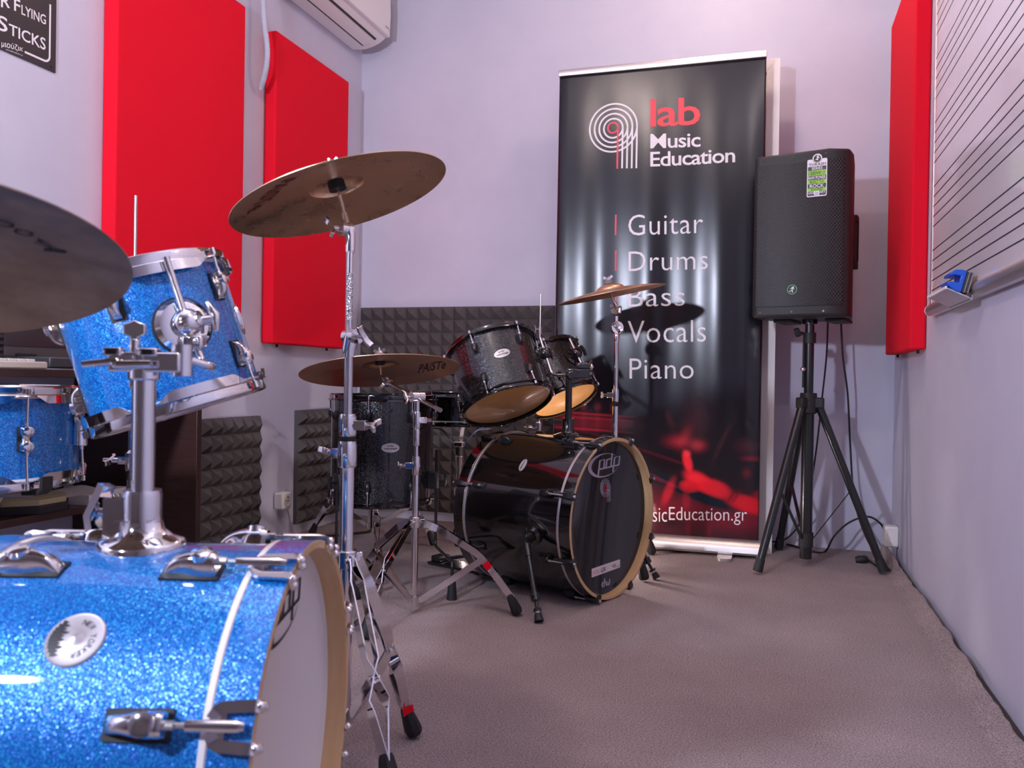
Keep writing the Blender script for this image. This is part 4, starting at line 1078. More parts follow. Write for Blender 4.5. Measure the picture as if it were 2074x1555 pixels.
oval_badge(black_tom, .1525, 12, .244 - .113, .028, .0145, [('pdp', -.011, .009, .003, .010), ('mainstage', -.020, .021, -.007, 0)], 6)
oval_badge(floor_tom, .1778, 8.7, .378 - .175, .030, .0155, [('pdp', -.010, .010, .003, .010), ('mainstage', -.022, .022, -.007, .001)])
def head_letters(t, R):
    mb = MB(); I = _mw[t.name].inverted(); z = .0095
    k = (R - .022)
    for i, ch in enumerate('(pdp'):
        a = R_(28 - 7.5 * i); ro = a + math.pi / 2
        def q(u, v, a=a):
            x, y = (u - .5) * .010, (v - .5) * .009
            rr = k + y; aa = a - x / k; return (rr * math.cos(aa), rr * math.sin(aa), z)
        put_text(mb, ch, q, .01)
    mb.build('head_lettering', M['black_ink'], t)
head_letters(black_tom, .1525); head_letters(small_tom, .127)
def floor_tom_legs():
    t = floor_tom
    for th, foot, side in ((66, on_z(915, 1214, .0), 1), (-46, on_z(722, 1212, 0), -1), (190, Vector((-1.56, 2.62, 0)), 1)):
        c, s_ = math.cos(R_(th)), math.sin(R_(th)); r = .1778 + .026
        a = Vector((r * c, r * s_, .19)); bt = loc(t, foot); zf = bt.z
        zk = zf + .118
        k = MB(); k.box((0, 0, 0), (.034, .030, .060), 0, Matrix.Translation(((.1778 + .014) * c, (.1778 + .014) * s_, .085)) @ Matrix.Rotation(R_(th), 4, 'Z')); lb = k.build('leg_bracket', M['black_metal'], t, bevel=.004)
        w_ = MB(); w_.tube([((r + .01) * c, (r + .01) * s_, .085), ((r + .03) * c, (r + .03) * s_, .085)], .005, 10); w_.bar([((r + .03) * c, (r + .03) * s_, .065), ((r + .034) * c, (r + .034) * s_, .085), ((r + .03) * c, (r + .03) * s_, .108)], (-s_, c, 0), .013, .006); w_.build('wing_bolt', M['black_metal'], lb)
        pts = fillet([a, Vector((r * c, r * s_, zk)), Vector((bt.x, bt.y, zk)), Vector((bt.x, bt.y, zf + .045))], .022, 6)
        l = MB().tube(pts, .0052, 12).build('leg', M['black_metal'], t)
        MB().tube([Vector((bt.x, bt.y, zf + .062)), Vector((bt.x, bt.y, zf + .001))], [.0115, .0165], 16).build('rubber_foot', M['rubber'], l)
floor_tom_legs()
def mount_of(t, R, th, z):
    c, s_ = math.cos(R_(th)), math.sin(R_(th)); P = lambda rd, dz=0, tt=0: ((R + rd) * c - tt * s_, (R + rd) * s_ + tt * c, z + dz)
    b = MB().tube([P(-.003), P(.004), P(.010)], [.036, .036, .024], 30).build('bracket', M['black_gloss'], t)
    mb = MB(); mb.ball(P(.024), .022, 20, 12); mb.tube([P(.02), P(.038, 0, .012)], .013, 16); mb.build('ball_clamp', M['black_gloss'], b)
    MB().bar([P(.040, .022, .022), P(.044, 0, .022), P(.040, -.022, .022)], P(0, 0, 1), .011, .006).build('wing_screw', M['black_metal'], b)
    return _mw[t.name] @ Vector(P(.024)), _mw[t.name].to_3x3() @ Vector((0, 0, 1))
B1, U1 = mount_of(black_tom, .1525, 84, .244 - .100)
B2, U2 = mount_of(small_tom, .127, 48, .224 - .098)
def black_holder():
    b = BK_C - BK_N * .185 + Vector((0, 0, .2535)); t = wthing('tom_holder', 'black post on the black bass drum holding two toms', 'drum mount', Matrix.Translation(b), 'black drum kit')
    MB().lathe([(0, -.004), (.050, -.004), (.050, .003), (.040, .007), (.024, .012), (.020, .020), (.0195, .058), (.0115, .060)], 36).build('base_flange', M['black_gloss'], t)
    MB().bar([(-.02, -.01, .045), (-.045, -.015, .047), (-.055, -.017, .042)], (0, 0, 1), .014, .006).build('wing_bolt', M['black_metal'], t)
    top = .70 - (760 - 769) * 2.75 / FOC - b.z
    MB().cyl((0, 0, .02), (0, 0, top + .01), .0112, seg=24).build('post', M['black_metal'], t)
    U = Matrix.Rotation(yaw, 4, 'Z'); cb = MB(); cb.box((.030, 0, top + .006), (.078, .036, .034), 0, U); cb.tube([U @ Vector((.005, -.018, top)), U @ Vector((.005, -.030, top))], .015, 18); cb.box((.045, 0, top + .032), (.040, .034, .022), 0, U)
    cb.build('clamp_block', M['black_gloss'], t, bevel=.005)
    base = Vector(b)
    s1 = U @ Vector((.0, -.006, top)); e1 = B1 - base - U1 * .085
    MB().tube(fillet([s1, e1, B1 - base, B1 - base + U1 * .062], .016, 7), .0055, 12).build('arm_rod', M['chrome'], t)
    s2 = U @ Vector((.045, .0, top + .03))
    MB().tube(fillet([s2, B2 - base - U2 * .055, B2 - base, B2 - base + U2 * .065], .014, 6), .0055, 12).build('arm_rod', M['chrome'], t)
    nut = MB(); nut.ball(U @ Vector((.072, -.004, top + .03)), .010); nut.tube([U @ Vector((.066, -.016, top + .034)), U @ Vector((.074, .012, top + .05))], .005, 10); nut.build('memory_screw', M['chrome'], t)
black_holder()

# ------------------------------------------------------------------ cymbals
def cymbal(label, c, nup, R, m, group, hb=.022, bell=.052, bh=.020):
    Mx = frame(Vector(c), Vector(nup), TOCAM(c))
    t = None
    def zf(r):
        if r > bell: return hb * (1 - ((r - bell) / (R - bell)) ** 1.6) 
        return hb + bh * math.sqrt(max(0, 1 - (r / bell) ** 2)) ** 1.0
    rs = [.006, .012, .02, .028, .036, .043, .048, .051, bell, bell + .004] + [bell + .004 + (R - bell - .004) * (i / 16) for i in range(1, 17)]
    low = [(r, zf(r) - .0007) for r in rs]; upp = [(r, zf(r) + .0006) for r in reversed(rs)]
    o = MB().lathe(low + upp, 120, closed=True).build('cymbal', m, None, sharp=50)
    o.matrix_world = Mx; _mw[o.name] = Mx.copy(); tag(o, label, 'cymbal', group)
    return o, Mx, zf
def under_text(o, Mx, zf, s, quad, m, bold=0, spacing=1.0, guess=.012):
    """writing on the underside, measured at four photo points"""
    I = Mx.inverted(); n = Mx.to_3x3() @ Vector((0, 0, 1)); c = Mx.translation + n * guess
    P = [I @ on_plane(x, y, c, n) for x, y in quad]; f = quad_fn(*P)
    def g(u, v):
        p = f(u, v); r = math.hypot(p.x, p.y); return (p.x, p.y, zf(r) - .0016)
    mb = MB(); put_text(mb, s, g, bold, 0, spacing)
    # slice long glyph faces finely enough to follow the bow
    w_ = mb.build('lettering', m, o); return w_

# ------------------------------------------------------------------ stands
def wing(mb, p, d, up, s=1.0):
    p, d, up = Vector(p), Vector(d).normalized(), Vector(up).normalized()
    mb.tube([p, p + d * .016 * s], .0055 * s, 10)
    q = p + d * .018 * s
    mb.bar([q - up * .022 * s + d * .006 * s, q - up * .012 * s, q, q + up * .012 * s, q + up * .022 * s + d * .006 * s], up.cross(d), .011 * s, .006 * s)
def foot_mesh(a, b, wv, k=1.0):
    a, b = Vector(a), Vector(b); d = (b - a).normalized(); w_ = (Vector(wv) - d * d.dot(wv)).normalized(); q = d.cross(w_); vs, fs = [], []
    L = (b - a).length
    rings = [(0, .010, .008), (.10, .0125, .010), (.55, .0165, .014), (.82, .0175, .016), (.95, .0150, .014), (1.0, .010, .010)]
    for f, x, y in rings:
        p = a + d * L * f; x *= k; y *= k
        for i in range(8):
            an = math.pi / 4 * i + math.pi / 8; vs.append(p + w_ * x * 1.08 * math.cos(an) + q * y * 1.08 * math.sin(an))
    for r in range(len(rings) - 1):
        for i in range(8): j = (i + 1) % 8; fs.append((r * 8 + i, r * 8 + j, r * 8 + 8 + j, r * 8 + 8 + i))
    fs += [tuple(range(8)), tuple(range((len(rings) - 1) * 8, len(rings) * 8))]
    return MB().add(vs, fs)
SEP = [(0, .008), (.06, .009), (.13, .017), (.17, .020), (.54, .020), (.60, .007), (.66, .007), (.73, .024), (.78, .026), (.93, .012), (1, .005)]
def tripod(t, pole, hz, feet, zb, w_=.016, m='chrome', sep=1.0, bow=.02, r0=.020, collar_r=.019, tape=None, fk=1.0, tube_r=.012, foot_m='rubber'):
    I = Matrix.Translation((-pole[0], -pole[1], 0))
    h = MB().lathe([(tube_r, .016), (collar_r, .016), (collar_r, -.016), (tube_r, -.016)], 24, 0, Matrix.Translation((0, 0, hz)), closed=True)
    for fx, fy in feet:
        d = Vector((fx - pole[0], fy - pole[1], 0)).normalized(); a = math.atan2(d.y, d.x)
        h.box((collar_r, 0, hz), (.022, .007, .020), 0, Matrix.Rotation(a, 4, 'Z'))
    hub = h.build('hub', M[m], t, bevel=.0015)
    b = MB().lathe([(tube_r, .012), (tube_r + .004, .012), (tube_r + .004, -.010), (tube_r, -.010)], 20, 0, Matrix.Translation((0, 0, zb)), closed=True)
    for fx, fy in feet:
        d = Vector((fx - pole[0], fy - pole[1], 0)).normalized(); b.box((tube_r + .006, 0, zb), (.018, .006, .014), 0, Matrix.Rotation(math.atan2(d.y, d.x), 4, 'Z'))
    b.build('brace_collar', M[m], t)
    for n_, (fx, fy) in enumerate(feet):
        v = Vector((fx - pole[0], fy - pole[1], 0)); D = v.length; d = v.normalized(); T = Vector((-d.y, d.x, 0))
        A = Vector((0, 0, hz)) + d * r0; E = d * (D - .014 * fk) + Vector((0, 0, .052 * fk))
        def pt(f, s): p = A.lerp(E, f); p = p + (d * .35 + Vector((0, 0, 1))) * bow * math.sin(math.pi * min(1, f * 1.02)); return p + T * s
        l = MB()
        for q in (-1, 1): l.bar([pt(f, q * s * sep / 2) for f, s in SEP], (0, 0, 1), w_, .0026)
        for f in (.0, .63): l.tube([pt(f, -.009 * sep), pt(f, .009 * sep)], .0045, 10)
        lo = l.build('leg', M[m], t)
        if tape and n_ == tape[0]:
            for f0, f1, mm in tape[1]: MB().bar([pt(f0, .0185 * sep * -.5 - .0022), pt(f1, .0185 * sep * -.5 - .0022)], (0, 0, 1), w_ * 1.06, .0012).build('tape', M[mm], lo)
        G = d * D + Vector((0, 0, .002)); A2 = pt(.965, 0)
        foot_mesh(A2, G + d * .004 + Vector((0, 0, .004)), T, fk).build('rubber_foot', M[foot_m], lo)
        j = pt(.63, 0); e = Vector((0, 0, zb)) + d * (tube_r + .010)
        br = MB()
        br.bar([j, j.lerp(e, .08), j.lerp(e, .92), e], (0, 0, 1), w_ * .95, .0040 if sep < .8 else .006); br.build('brace', M[m], t)
    return hub
def cstand(name, label, pole, tubes, collars, hz, feet, zb, group, m='chrome', **kw):
    t = wthing(name, label, 'stand', Matrix.Translation((pole[0], pole[1], 0)), group)
    for z0, z1, r, mm in tubes: MB().cyl((0, 0, z0), (0, 0, z1), r, seg=28).build('tube', M[mm], t)
    for c in collars:
        z0, z1, r, ang, mm = c[:5]
        mb = MB().lathe([(r * .55, z0), (r * .92, z0), (r, z0 + .004), (r, z1 - .008), (r * .9, z1), (r * .5, z1)], 26)
        o = mb.build('collar', M[mm], t)
        if ang is not None:
            d = Vector((math.cos(R_(ang)), math.sin(R_(ang)), 0)); k = MB(); zc = (z0 + z1) / 2
            k.box((0, 0, 0), (.026, .018, .018), 0, Matrix.Translation(d * (r + .006) + Vector((0, 0, zc))) @ Matrix.Rotation(R_(ang), 4, 'Z'))
            wing(k, d * (r + .016) + Vector((0, 0, zc)), d, Vector((-d.y, d.x, .35)), 1.0); k.build('wing_bolt', M['chrome'], o, bevel=.001)
    tripod(t, pole, hz, feet, zb, m=m, **kw)
    return t
def tilter(t, p, axis, r=.014, w_=.020, m='chrome', s=1.0, wing_side=1):
    """toothed joint: a short drum across the tube with a wing screw"""
    p, a = Vector(p), Vector(axis).normalized()
    mb = MB(); mb.tube([p - a * w_ * .5, p - a * w_ * .08], r, 26); mb.tube([p - a * w_ * .07, p + a * w_ * .07], r * .95, 26); mb.tube([p + a * w_ * .08, p + a * w_ * .5], r, 26)
    o = mb.build('tilter', M[m], t)
    k = MB(); up = Vector((0, 0, 1)) - a * a.z; wing(k, p + a * w_ * .5 * wing_side, a * wing_side, up.normalized() + a.cross(up) * .8, s); k.build('wing_screw', M['chrome'], o, bevel=.001)
    return o
def cym_rod(t, p0, Mx, zf, low=.026, ext=.035, sleeve=True):
    """tilter rod carrying the cymbal between felts, wing nut on top"""
    I = _mw[t.name].inverted(); n = Mx.to_3x3() @ Vector((0, 0, 1)); c = Mx.translation; zt = zf(.006)
    a = I @ Vector(p0); L = lambda z: I @ (c + n * z)
    MB().tube([a, L(-.012), L(zt + ext)], .0032, 10).build('rod', M['chrome'], t)
    if sleeve: MB().tube([a, a.lerp(L(-.012), .62)], [.0072, .0062], 16).build('rod_sleeve', M['chrome'], t)
    MB().tube([L(zt - low), L(zt - .010)], [.016, .016], 22).build('cup_washer', M['rubber'], t)
    MB().tube([L(zt - .010), L(zt - .0015)], [.015, .013], 22).build('lower_felt', M['felt'], t)
    MB().tube([L(zt + .0015), L(zt + .015)], [.017, .017], 22).build('upper_felt', M['felt'], t)
    k = MB(); k.tube([L(zt + .015), L(zt + .024)], [.012, .007], 14); x = (I.to_3x3() @ (Mx.to_3x3() @ Vector((.3, 1, 0)))).normalized(); nn = (I.to_3x3() @ n)
    k.bar([L(zt + .022) - x * .018 + nn * .006, L(zt + .018), L(zt + .022) + x * .018 + nn * .006], nn, .010, .005); k.build('wing_nut', M['chrome'], t)
DV = Vector((math.cos(yaw), math.sin(yaw), 0))     # sideways as seen from the door
FV = Vector((-math.sin(yaw), math.cos(yaw), 0))

# crash and the tall front stand
crash, CMx, czf = cymbal('bronze crash cymbal seen from below, high on the front stand', (-.763, 1.372, 1.030), (-.304, -.05, .951), .2032, M['bronze'], 'cymbals')
under_text(crash, CMx, czf, 'PAiSTe', [(568.8, 360), (494.7, 429.3), (538.8, 415.6), (602, 357.5)], mat('cymbal_red_ink', (.16, .012, .016), .4, .3), .02)
P1 = (-.742, 1.374); k1 = .000912; Z1 = lambda y: .70 - (y - 762) * k1
front = cstand('cymbal_stand', 'tall chrome double-braced cymbal stand right of the blue bass drum', P1,
       [(.050, Z1(945), .0135, 'chrome'), (Z1(845), Z1(716), .0080, 'steel'), (Z1(672), Z1(505), .0054, 'chrome')],
       [(Z1(946), Z1(893), .0180, 160, 'chrome'), (Z1(896), Z1(882), .0165, None, 'rubber'), (Z1(883), Z1(838), .0165, 10, 'chrome'), (Z1(512), Z1(470), .0088, None, 'chrome')],
       Z1(1132), [(-.648, 1.480), (-.592, 1.262), (-.905, 1.345)], .075, 'cymbal stands', collar_r=.021, tube_r=.0135, bow=.012, sep=1.15, w_=.021, tape=(0, [(.95, .99, 'red')]))
def front_top():
    t = front
    MB().tube([(0, 0, Z1(722)), (0, 0, Z1(706)), tuple(DV * .004 + Vector((0, 0, Z1(682))))], [.0105, .0125, .0135], 22).build('tilter_neck', M['chrome'], t)
    tilter(t, (DV * .006 + Vector((0, 0, Z1(681)))), (DV * .72 - FV * .7), .0140, .034, s=1.0)
    for y0, y1 in ((648, 633), (627, 553)): MB().cyl((0, 0, Z1(y0)), (0, 0, Z1(y1)), .0059, seg=24).build('sparkle_tape', M['tape'], t)
    tilter(t, (-DV * .010 + Vector((0, 0, Z1(464)))), (-DV * .75 - FV * .65), .0140, .022)
    MB().tube([(0, 0, Z1(476)), tuple(-DV * .004 + Vector((0, 0, Z1(462))))], [.0088, .010], 18).build('tilter_neck', M['chrome'], t)
    cym_rod(t, Vector((P1[0], P1[1], Z1(462))) - DV * .006, CMx, czf)
front_top()
# ride over the floor tom
ride, RMx, rzf = cymbal('copper coloured ride cymbal lying low above the floor tom', (-1.181, 2.398, .716), (-.147, .142, .979), .254, M['copper'], 'cymbals', hb=.024, bell=.060)
under_text(ride, RMx, rzf, 'PAiSTe', [(846.5, 757), (901, 743), (906, 725), (851, 742)], mat('cymbal_dark_ink', (.05, .025, .018), .45, .3), .01)
P2 = (-.995, 2.265); k2 = .00146; Z2 = lambda y: .70 - (y - 764) * k2
ride_st = cstand('cymbal_stand', 'chrome boom cymbal stand with red tape in front of the floor tom', P2,
       [(.012, Z2(945), .0098, 'chrome'), (Z2(945), Z2(855), .0066, 'chrome')],
       [(Z2(962), Z2(924), .0125, 197, 'chrome'), (Z2(903), Z2(868), .0105, None, 'chrome'), (Z2(868), Z2(833), .0120, 17, 'chrome')],
       Z2(1058), [(-.700, 2.345), (-1.010, 1.985), (-1.225, 2.345)], .040, 'cymbal stands', collar_r=.017, tube_r=.0098, bow=.035, sep=.7, w_=.020, tape=(0, [(.09, .15, 'silver_ink'), (.66, .72, 'red')]))
def ride_top():
    t = ride_st; tp = at_d(787, 776, 2.60); bt = Vector((P2[0], P2[1], Z2(806))); I = _mw[t.name].inverted()
    e = bt + (bt - tp).normalized() * .135
    MB().tube([I @ tp, I @ e], .0058, 16).build('boom_arm', M['chrome'], t)
    MB().tube([I @ (e - (e - tp).normalized() * .03), I @ e], .0066, 16).build('boom_sleeve', M['steel'], t)
    MB().cyl((0, 0, Z2(835)), (0, 0, Z2(812)), .0085, seg=18).build('tube', M['chrome'], t)
    tilter(t, I @ (bt + Vector((0, 0, .004))), (bt - tp).normalized().cross(Vector((0, 0, 1))), .016, .040)
    tilter(t, I @ tp, FV + DV * .3, .0120, .026, wing_side=-1)
    cym_rod(t, tp, RMx, rzf, low=.020)
ride_top()
# small cymbal before the banner
small, SMx, szf = cymbal('thin bronze cymbal seen edge-on in front of the banner', (-.563, 3.046, 1.018), (-.183, -.085, .981), .2032, M['copper'], 'cymbals', hb=.020)
P3 = (-.543, 3.06); k3 = .00184; Z3 = lambda y: .70 - (y - 770) * k3
small_st = cstand('cymbal_stand', 'slim chrome cymbal stand rising behind the black bass drum', P3,
       [(.05, Z3(820), .0112, 'chrome'), (Z3(788), Z3(688), .0082, 'chrome'), (Z3(660), Z3(640), .0068, 'chrome')],
       [(Z3(822), Z3(812), .0125, None, 'rubber'), (Z3(813), Z3(786), .0130, 190, 'chrome'), (Z3(690), Z3(674), .011, None, 'chrome')],
       .34, [(-.438, 3.352), (-.404, 2.900), (-.83, 3.16)], .07, 'cymbal stands', sep=.7, bow=.02)
def small_top():
    t = small_st
    tilter(t, (0, 0, Z3(663)), -FV + DV * .15, .0225, .026)
    b = MB(); b.box((.004, 0, Z3(627)), (.026, .016, .030)); b.build('tilter_block', M['chrome'], t, bevel=.004)
    tilter(t, (-.006, 0, Z3(627)), -FV - DV * .4, .0150, .020)
    cym_rod(t, Vector((P3[0], P3[1], Z3(622))), SMx, szf, low=.012, ext=.03)
small_top()
# big dark cymbal at the left edge
dark, DMx, dzf = cymbal('large dark unpolished cymbal filling the left edge', (-.839, .594, .804), (-.193, .187, .963), .2286, M['raw_bronze'], 'cymbals', hb=.026, bell=.058)
ink = mat('cymbal_blue_ink', (.012, .012, .03), .5, .3)
for ch, qd in (('I', [(134, 507), (134, 514), (86, 516), (86, 509)]), ('S', [(120, 506), (76, 489), (64, 498), (104, 509)]), ('O', [(76, 481), (40, 470), (20, 480), (54, 489)]), ('O', [(38, 466), (-6, 450), (-24, 464), (14, 473)])):
    under_text(dark, DMx, dzf, ch, [qd[0], qd[1], qd[2], qd[3]] if ch != 'I' else [(135, 508.5), (133, 513.5), (88, 515), (90, 510)], ink, 0)
P4 = (-1.06, .28)
dark_st = cstand('cymbal_stand', 'chrome boom stand outside the left edge carrying the dark cymbal', P4, [(.012, .40, .0125, 'chrome'), (.40, .60, .008, 'chrome')], [(.38, .42, .016, 120, 'chrome')], .30, [(-1.30, .20), (-.95, .06), (-1.05, .53)], .05, 'cymbal stands')
def dark_top():
    t = dark_st; I = _mw[t.name].inverted(); n = DMx.to_3x3() @ Vector((0, 0, 1)); tp = DMx.translation - n * .05; bt = Vector((P4[0], P4[1], .60))
    MB().tube([I @ (bt - (tp - bt).normalized() * .08), I @ tp], .0062, 14).build('boom_arm', M['chrome'], t)
    tilter(t, I @ bt, (tp - bt).cross(Vector((0, 0, 1))), .015, .03); tilter(t, I @ tp, FV, .012, .022); cym_rod(t, tp, DMx, dzf)
dark_top()

# ------------------------------------------------------------------ hi-hat stands
def hihat(label, pole, rod_top, zhat, feet, wing_z, group, clutch_z, hats=True):
    t = wthing('hi_hat_stand', label, 'stand', Matrix.Translation((pole[0], pole[1], 0)), group)
    MB().cyl((0, 0, .04), (0, 0, wing_z), .0112, seg=24).build('lower_tube', M['chrome'], t)
    MB().cyl((0, 0, wing_z), (0, 0, zhat - .05), .0088, seg=24).build('upper_tube', M['chrome'], t)
    MB().cyl((0, 0, .06), (0, 0, rod_top), .0031, seg=12).build('pull_rod', M['steel'], t)
    c = MB().lathe([(.008, -.022), (.014, -.022), (.015, .016), (.009, .022)], 22, 0, Matrix.Translation((0, 0, wing_z))).build('collar', M['chrome'], t)
    d = -DV; k = MB(); k.box((0, 0, 0), (.020, .016, .016), 0, Matrix.Translation(d * .018 + Vector((0, 0, wing_z))) @ Matrix.Rotation(math.atan2(d.y, d.x), 4, 'Z')); wing(k, d * .026 + Vector((0, 0, wing_z)), d, FV + Vector((0, 0, .3)), 1.0); k.tube([d * .045 + Vector((0, 0, wing_z)), d * .062 + Vector((0, 0, wing_z))], .004, 8); k.build('wing_bolt', M['chrome'], c)
    MB().lathe([(.0112, -.03), (.0118, -.03), (.0118, -.012), (.0112, -.012)], 22, 0, Matrix.Translation((0, 0, wing_z - .01))).build('band', M['rubber'], t)
    k = MB(); k.tube([(0, 0, clutch_z - .02), (0, 0, clutch_z + .012)], .0075, 14); wing(k, -DV * .005 + Vector((0, 0, clutch_z)), -DV, (0, 0, 1), .8); k.build('clutch', M['chrome'], t)
    for nm, s in (('top_hat', 1), ('bottom_hat', -1)) if hats else ():
        R = .1778; pr = [(.006, .030), (.02, .028), (.038, .020), (.045, .014), (.10, .010), (R, 0)]
        MB().lathe([(r, zhat + s * (z + .006)) for r, z in pr] + [(r, zhat + s * (z + .0048)) for r, z in reversed(pr)], 72, closed=True).build(nm, M['copper'], t)
    MB().cyl((0, 0, zhat - .055), (0, 0, zhat - .036), .016, seg=18).build('seat_felt', M['felt'], t)
    tripod(t, pole, .27, feet, .08, sep=.7, bow=.02)
    return t
hihat('chrome hi-hat stand with thin rod rising behind the black toms', (-.925, 3.378), 1.06, .790, [(-1.02, 3.55), (-.77, 3.24), (-1.08, 3.24)], .500, 'hi-hat stands', .91, False)
hihat('chrome hi-hat stand with thin rod rising behind the blue tom', (-1.285, 1.44), 1.075, .840, [(-1.13, 1.60), (-1.50, 1.50), (-1.24, 1.22)], .515, 'hi-hat stands', .93)

# ------------------------------------------------------------------ snare stands, throne, pedal
def snare_stand(label, c, zb, feet, angs, top=.06, group='snare stands'):
    t = wthing('snare_stand', label, 'stand', Matrix.Translation((c[0], c[1], 0)), group)
    zj = zb - top - .03
    MB().cyl((0, 0, .04), (0, 0, zj - .05), .0125, seg=22).build('lower_tube', M['chrome'], t)
    MB().cyl((0, 0, zj - .06), (0, 0, zj + .03), .0095, seg=22).build('upper_tube', M['chrome'], t)
    MB().lathe([(.009, -.02), (.016, -.02), (.017, .014), (.010, .02)], 22, 0, Matrix.Translation((0, 0, zj - .05))).build('collar', M['chrome'], t)
    MB().lathe([(.009, -.014), (.014, -.014), (.014, .016), (.009, .016)], 20, 0, Matrix.Translation((0, 0, zj - .015))).build('basket_nut', M['rubber'], t)
    MB().box((0, 0, zj + .012), (.040, .034, .022)).build('basket_hub', M['chrome'], t, bevel=.004)
    for a in angs:
        d = Vector((math.cos(R_(a)), math.sin(R_(a)), 0)); T = Vector((-d.y, d.x, 0))
        pts = fillet([d * .016 + Vector((0, 0, zj + .008)), d * .070 + Vector((0, 0, zb - .018)), d * .175 + Vector((0, 0, zb - .010)), d * .196 + Vector((0, 0, zb - .004)), d * .200 + Vector((0, 0, zb + .020))], .018, 5)
        l = MB().bar(pts, T, .015, .0055).build('basket_arm', M['chrome'], t)
        MB().bar([d * .150 + Vector((0, 0, zb - .0075)), d * .190 + Vector((0, 0, zb - .0045)), d * .204 + Vector((0, 0, zb + .004)), d * .2045 + Vector((0, 0, zb + .026))], T, .021, .008).build('rubber_tip', M['rubber'], l)
    tripod(t, c, .25, feet, .06, sep=.75, bow=.02)
snare_stand('chrome stand with basket arms under the black snare drum', (-1.172, 3.09), .515, [(-1.02, 2.96), (-1.26, 3.30), (-1.04, 3.28)], (196, 16, 100), .06)
snare_stand('chrome stand with basket arm under the blue snare drum', (-1.462, 1.225), .482, [(-1.34, 1.06), (-1.62, 1.14), (-1.45, 1.42)], (-8, 112, 232), .07)
def throne():
    c = (-1.55, 3.08); t = wthing('drum_throne', 'round drum stool on chrome tripod behind the floor tom', 'stool', Matrix.Translation((c[0], c[1], 0)))
    MB().cyl((0, 0, .06), (0, 0, .40), .0135, seg=22).build('tube', M['chrome'], t)
    MB().lathe([(0, .40), (.150, .40), (.160, .408), (.160, .455), (.150, .468), (.10, .474), (0, .474)], 48).build('seat', M['rubber'], t)
    MB().box((0, 0, .392), (.09, .09, .018)).build('seat_plate', M['black_metal'], t)
    tripod(t, c, .335, [(-1.880, 3.172), (-1.412, 2.868), (-1.32, 3.195)], .09, sep=1.0, w_=.020, bow=.02, tube_r=.0135)
    k = MB(); k.box((.03, 0, .30), (.03, .02, .02)); wing(k, (.045, 0, .30), (1, 0, 0), (0, 1, .3)); k.build('wing_bolt', M['chrome'], t)
throne()
def pedal():
    b = BK_C - BK_N * .492; Mx = frame(Vector((b.x, b.y, 0)), (0, 0, 1), -BK_N); t = wthing('bass_pedal', 'black kick pedal at rear hoop of the black bass drum', 'pedal', Mx)
    MB().span((-.035, -.045, .004), (.29, .045, .012)).build('base_plate', M['black_metal'], t, bevel=.002)
    for y in (-.055, .055): MB().tube([(0, y, .006), (0, y, .235)], .0085, 12).build('post', M['black_metal'], t)
    MB().tube([(0, -.07, .235), (0, .07, .235)], .0075, 14).build('axle', M['chrome'], t)
    T = Matrix.Translation((.03, 0, .075)) @ Matrix.Rotation(R_(14), 4, 'Y')
    MB().prism([(-.02, -.026), (.12, -.034), (.235, -.034), (.25, -.02), (.25, .02), (.235, .034), (.12, .034), (-.02, .026)], -.005, .005, 0, T).build('footboard', M['black_metal'], t, bevel=.002)
    MB().span((.24, -.03, .012), (.285, .03, .034)).build('heel_plate', M['black_metal'], t, bevel=.004)
    MB().tube([(.02, 0, .10), (.015, 0, .19), (0, 0, .245)], .005, 10).build('chain', M['steel'], t)
    bt = MB(); bt.tube([(0, 0, .235), (.02, 0, .40)], .0038, 10); bo = bt.build('beater_rod', M['chrome'], t)
    MB().tube([(.005, 0, .385), (.045, 0, .392)], .022, 20).build('beater', M['felt'], bo)
    P = [Vector((.012 + .006 * math.cos(i * 1.25), -.073 + .006 * math.sin(i * 1.25), .045 + i * .0021)) for i in range(70)]
    MB().tube(P, .0012, 6).build('spring', M['chrome'], t)
    MB().tube(fillet([(.02, -.07, .10), (.06, -.075, .03), (.085, -.075, .05), (.055, -.073, .115)], .01), .003, 8).build('hoop_clamp', M['chrome'], t)
    MB().box((-.02, 0, .03), (.04, .05, .03)).build('clamp_block', M['black_matte'], t, bevel=.004)
pedal()

# ------------------------------------------------------------------ desk against the left wall and the things on it
DX, DY0, DY1, DZ = -1.545, .55, 2.0, .705
SX, SZ = -1.662, .358
def desk():
    t = wthing('desk', 'dark brown desk with low shelf against left wall behind the blue kit', 'desk', Matrix.Translation((XL, DY0, 0)))
    Wd, L = DX - XL, DY1 - DY0
    MB().span((.004, 0, DZ - .018), (Wd, L - .022, DZ)).build('desk_top', M['wenge'], t, bevel=.0012)
    MB().span((.004, L - .021, 0), (Wd, L, DZ)).build('end_panel', M['wenge'], t, bevel=.0012)
    MB().span((.004, .0, 0), (Wd, .020, DZ - .019)).build('end_panel', M['wenge'], t, bevel=.0012)
    MB().span((.004, .021, SZ - .018), (SX - XL, L - .022, SZ)).build('shelf', M['wenge'], t, bevel=.0012)
    MB().span((.004, .40, .0), (.24, .42, SZ - .019)).build('shelf_support', M['wenge'], t)
desk()
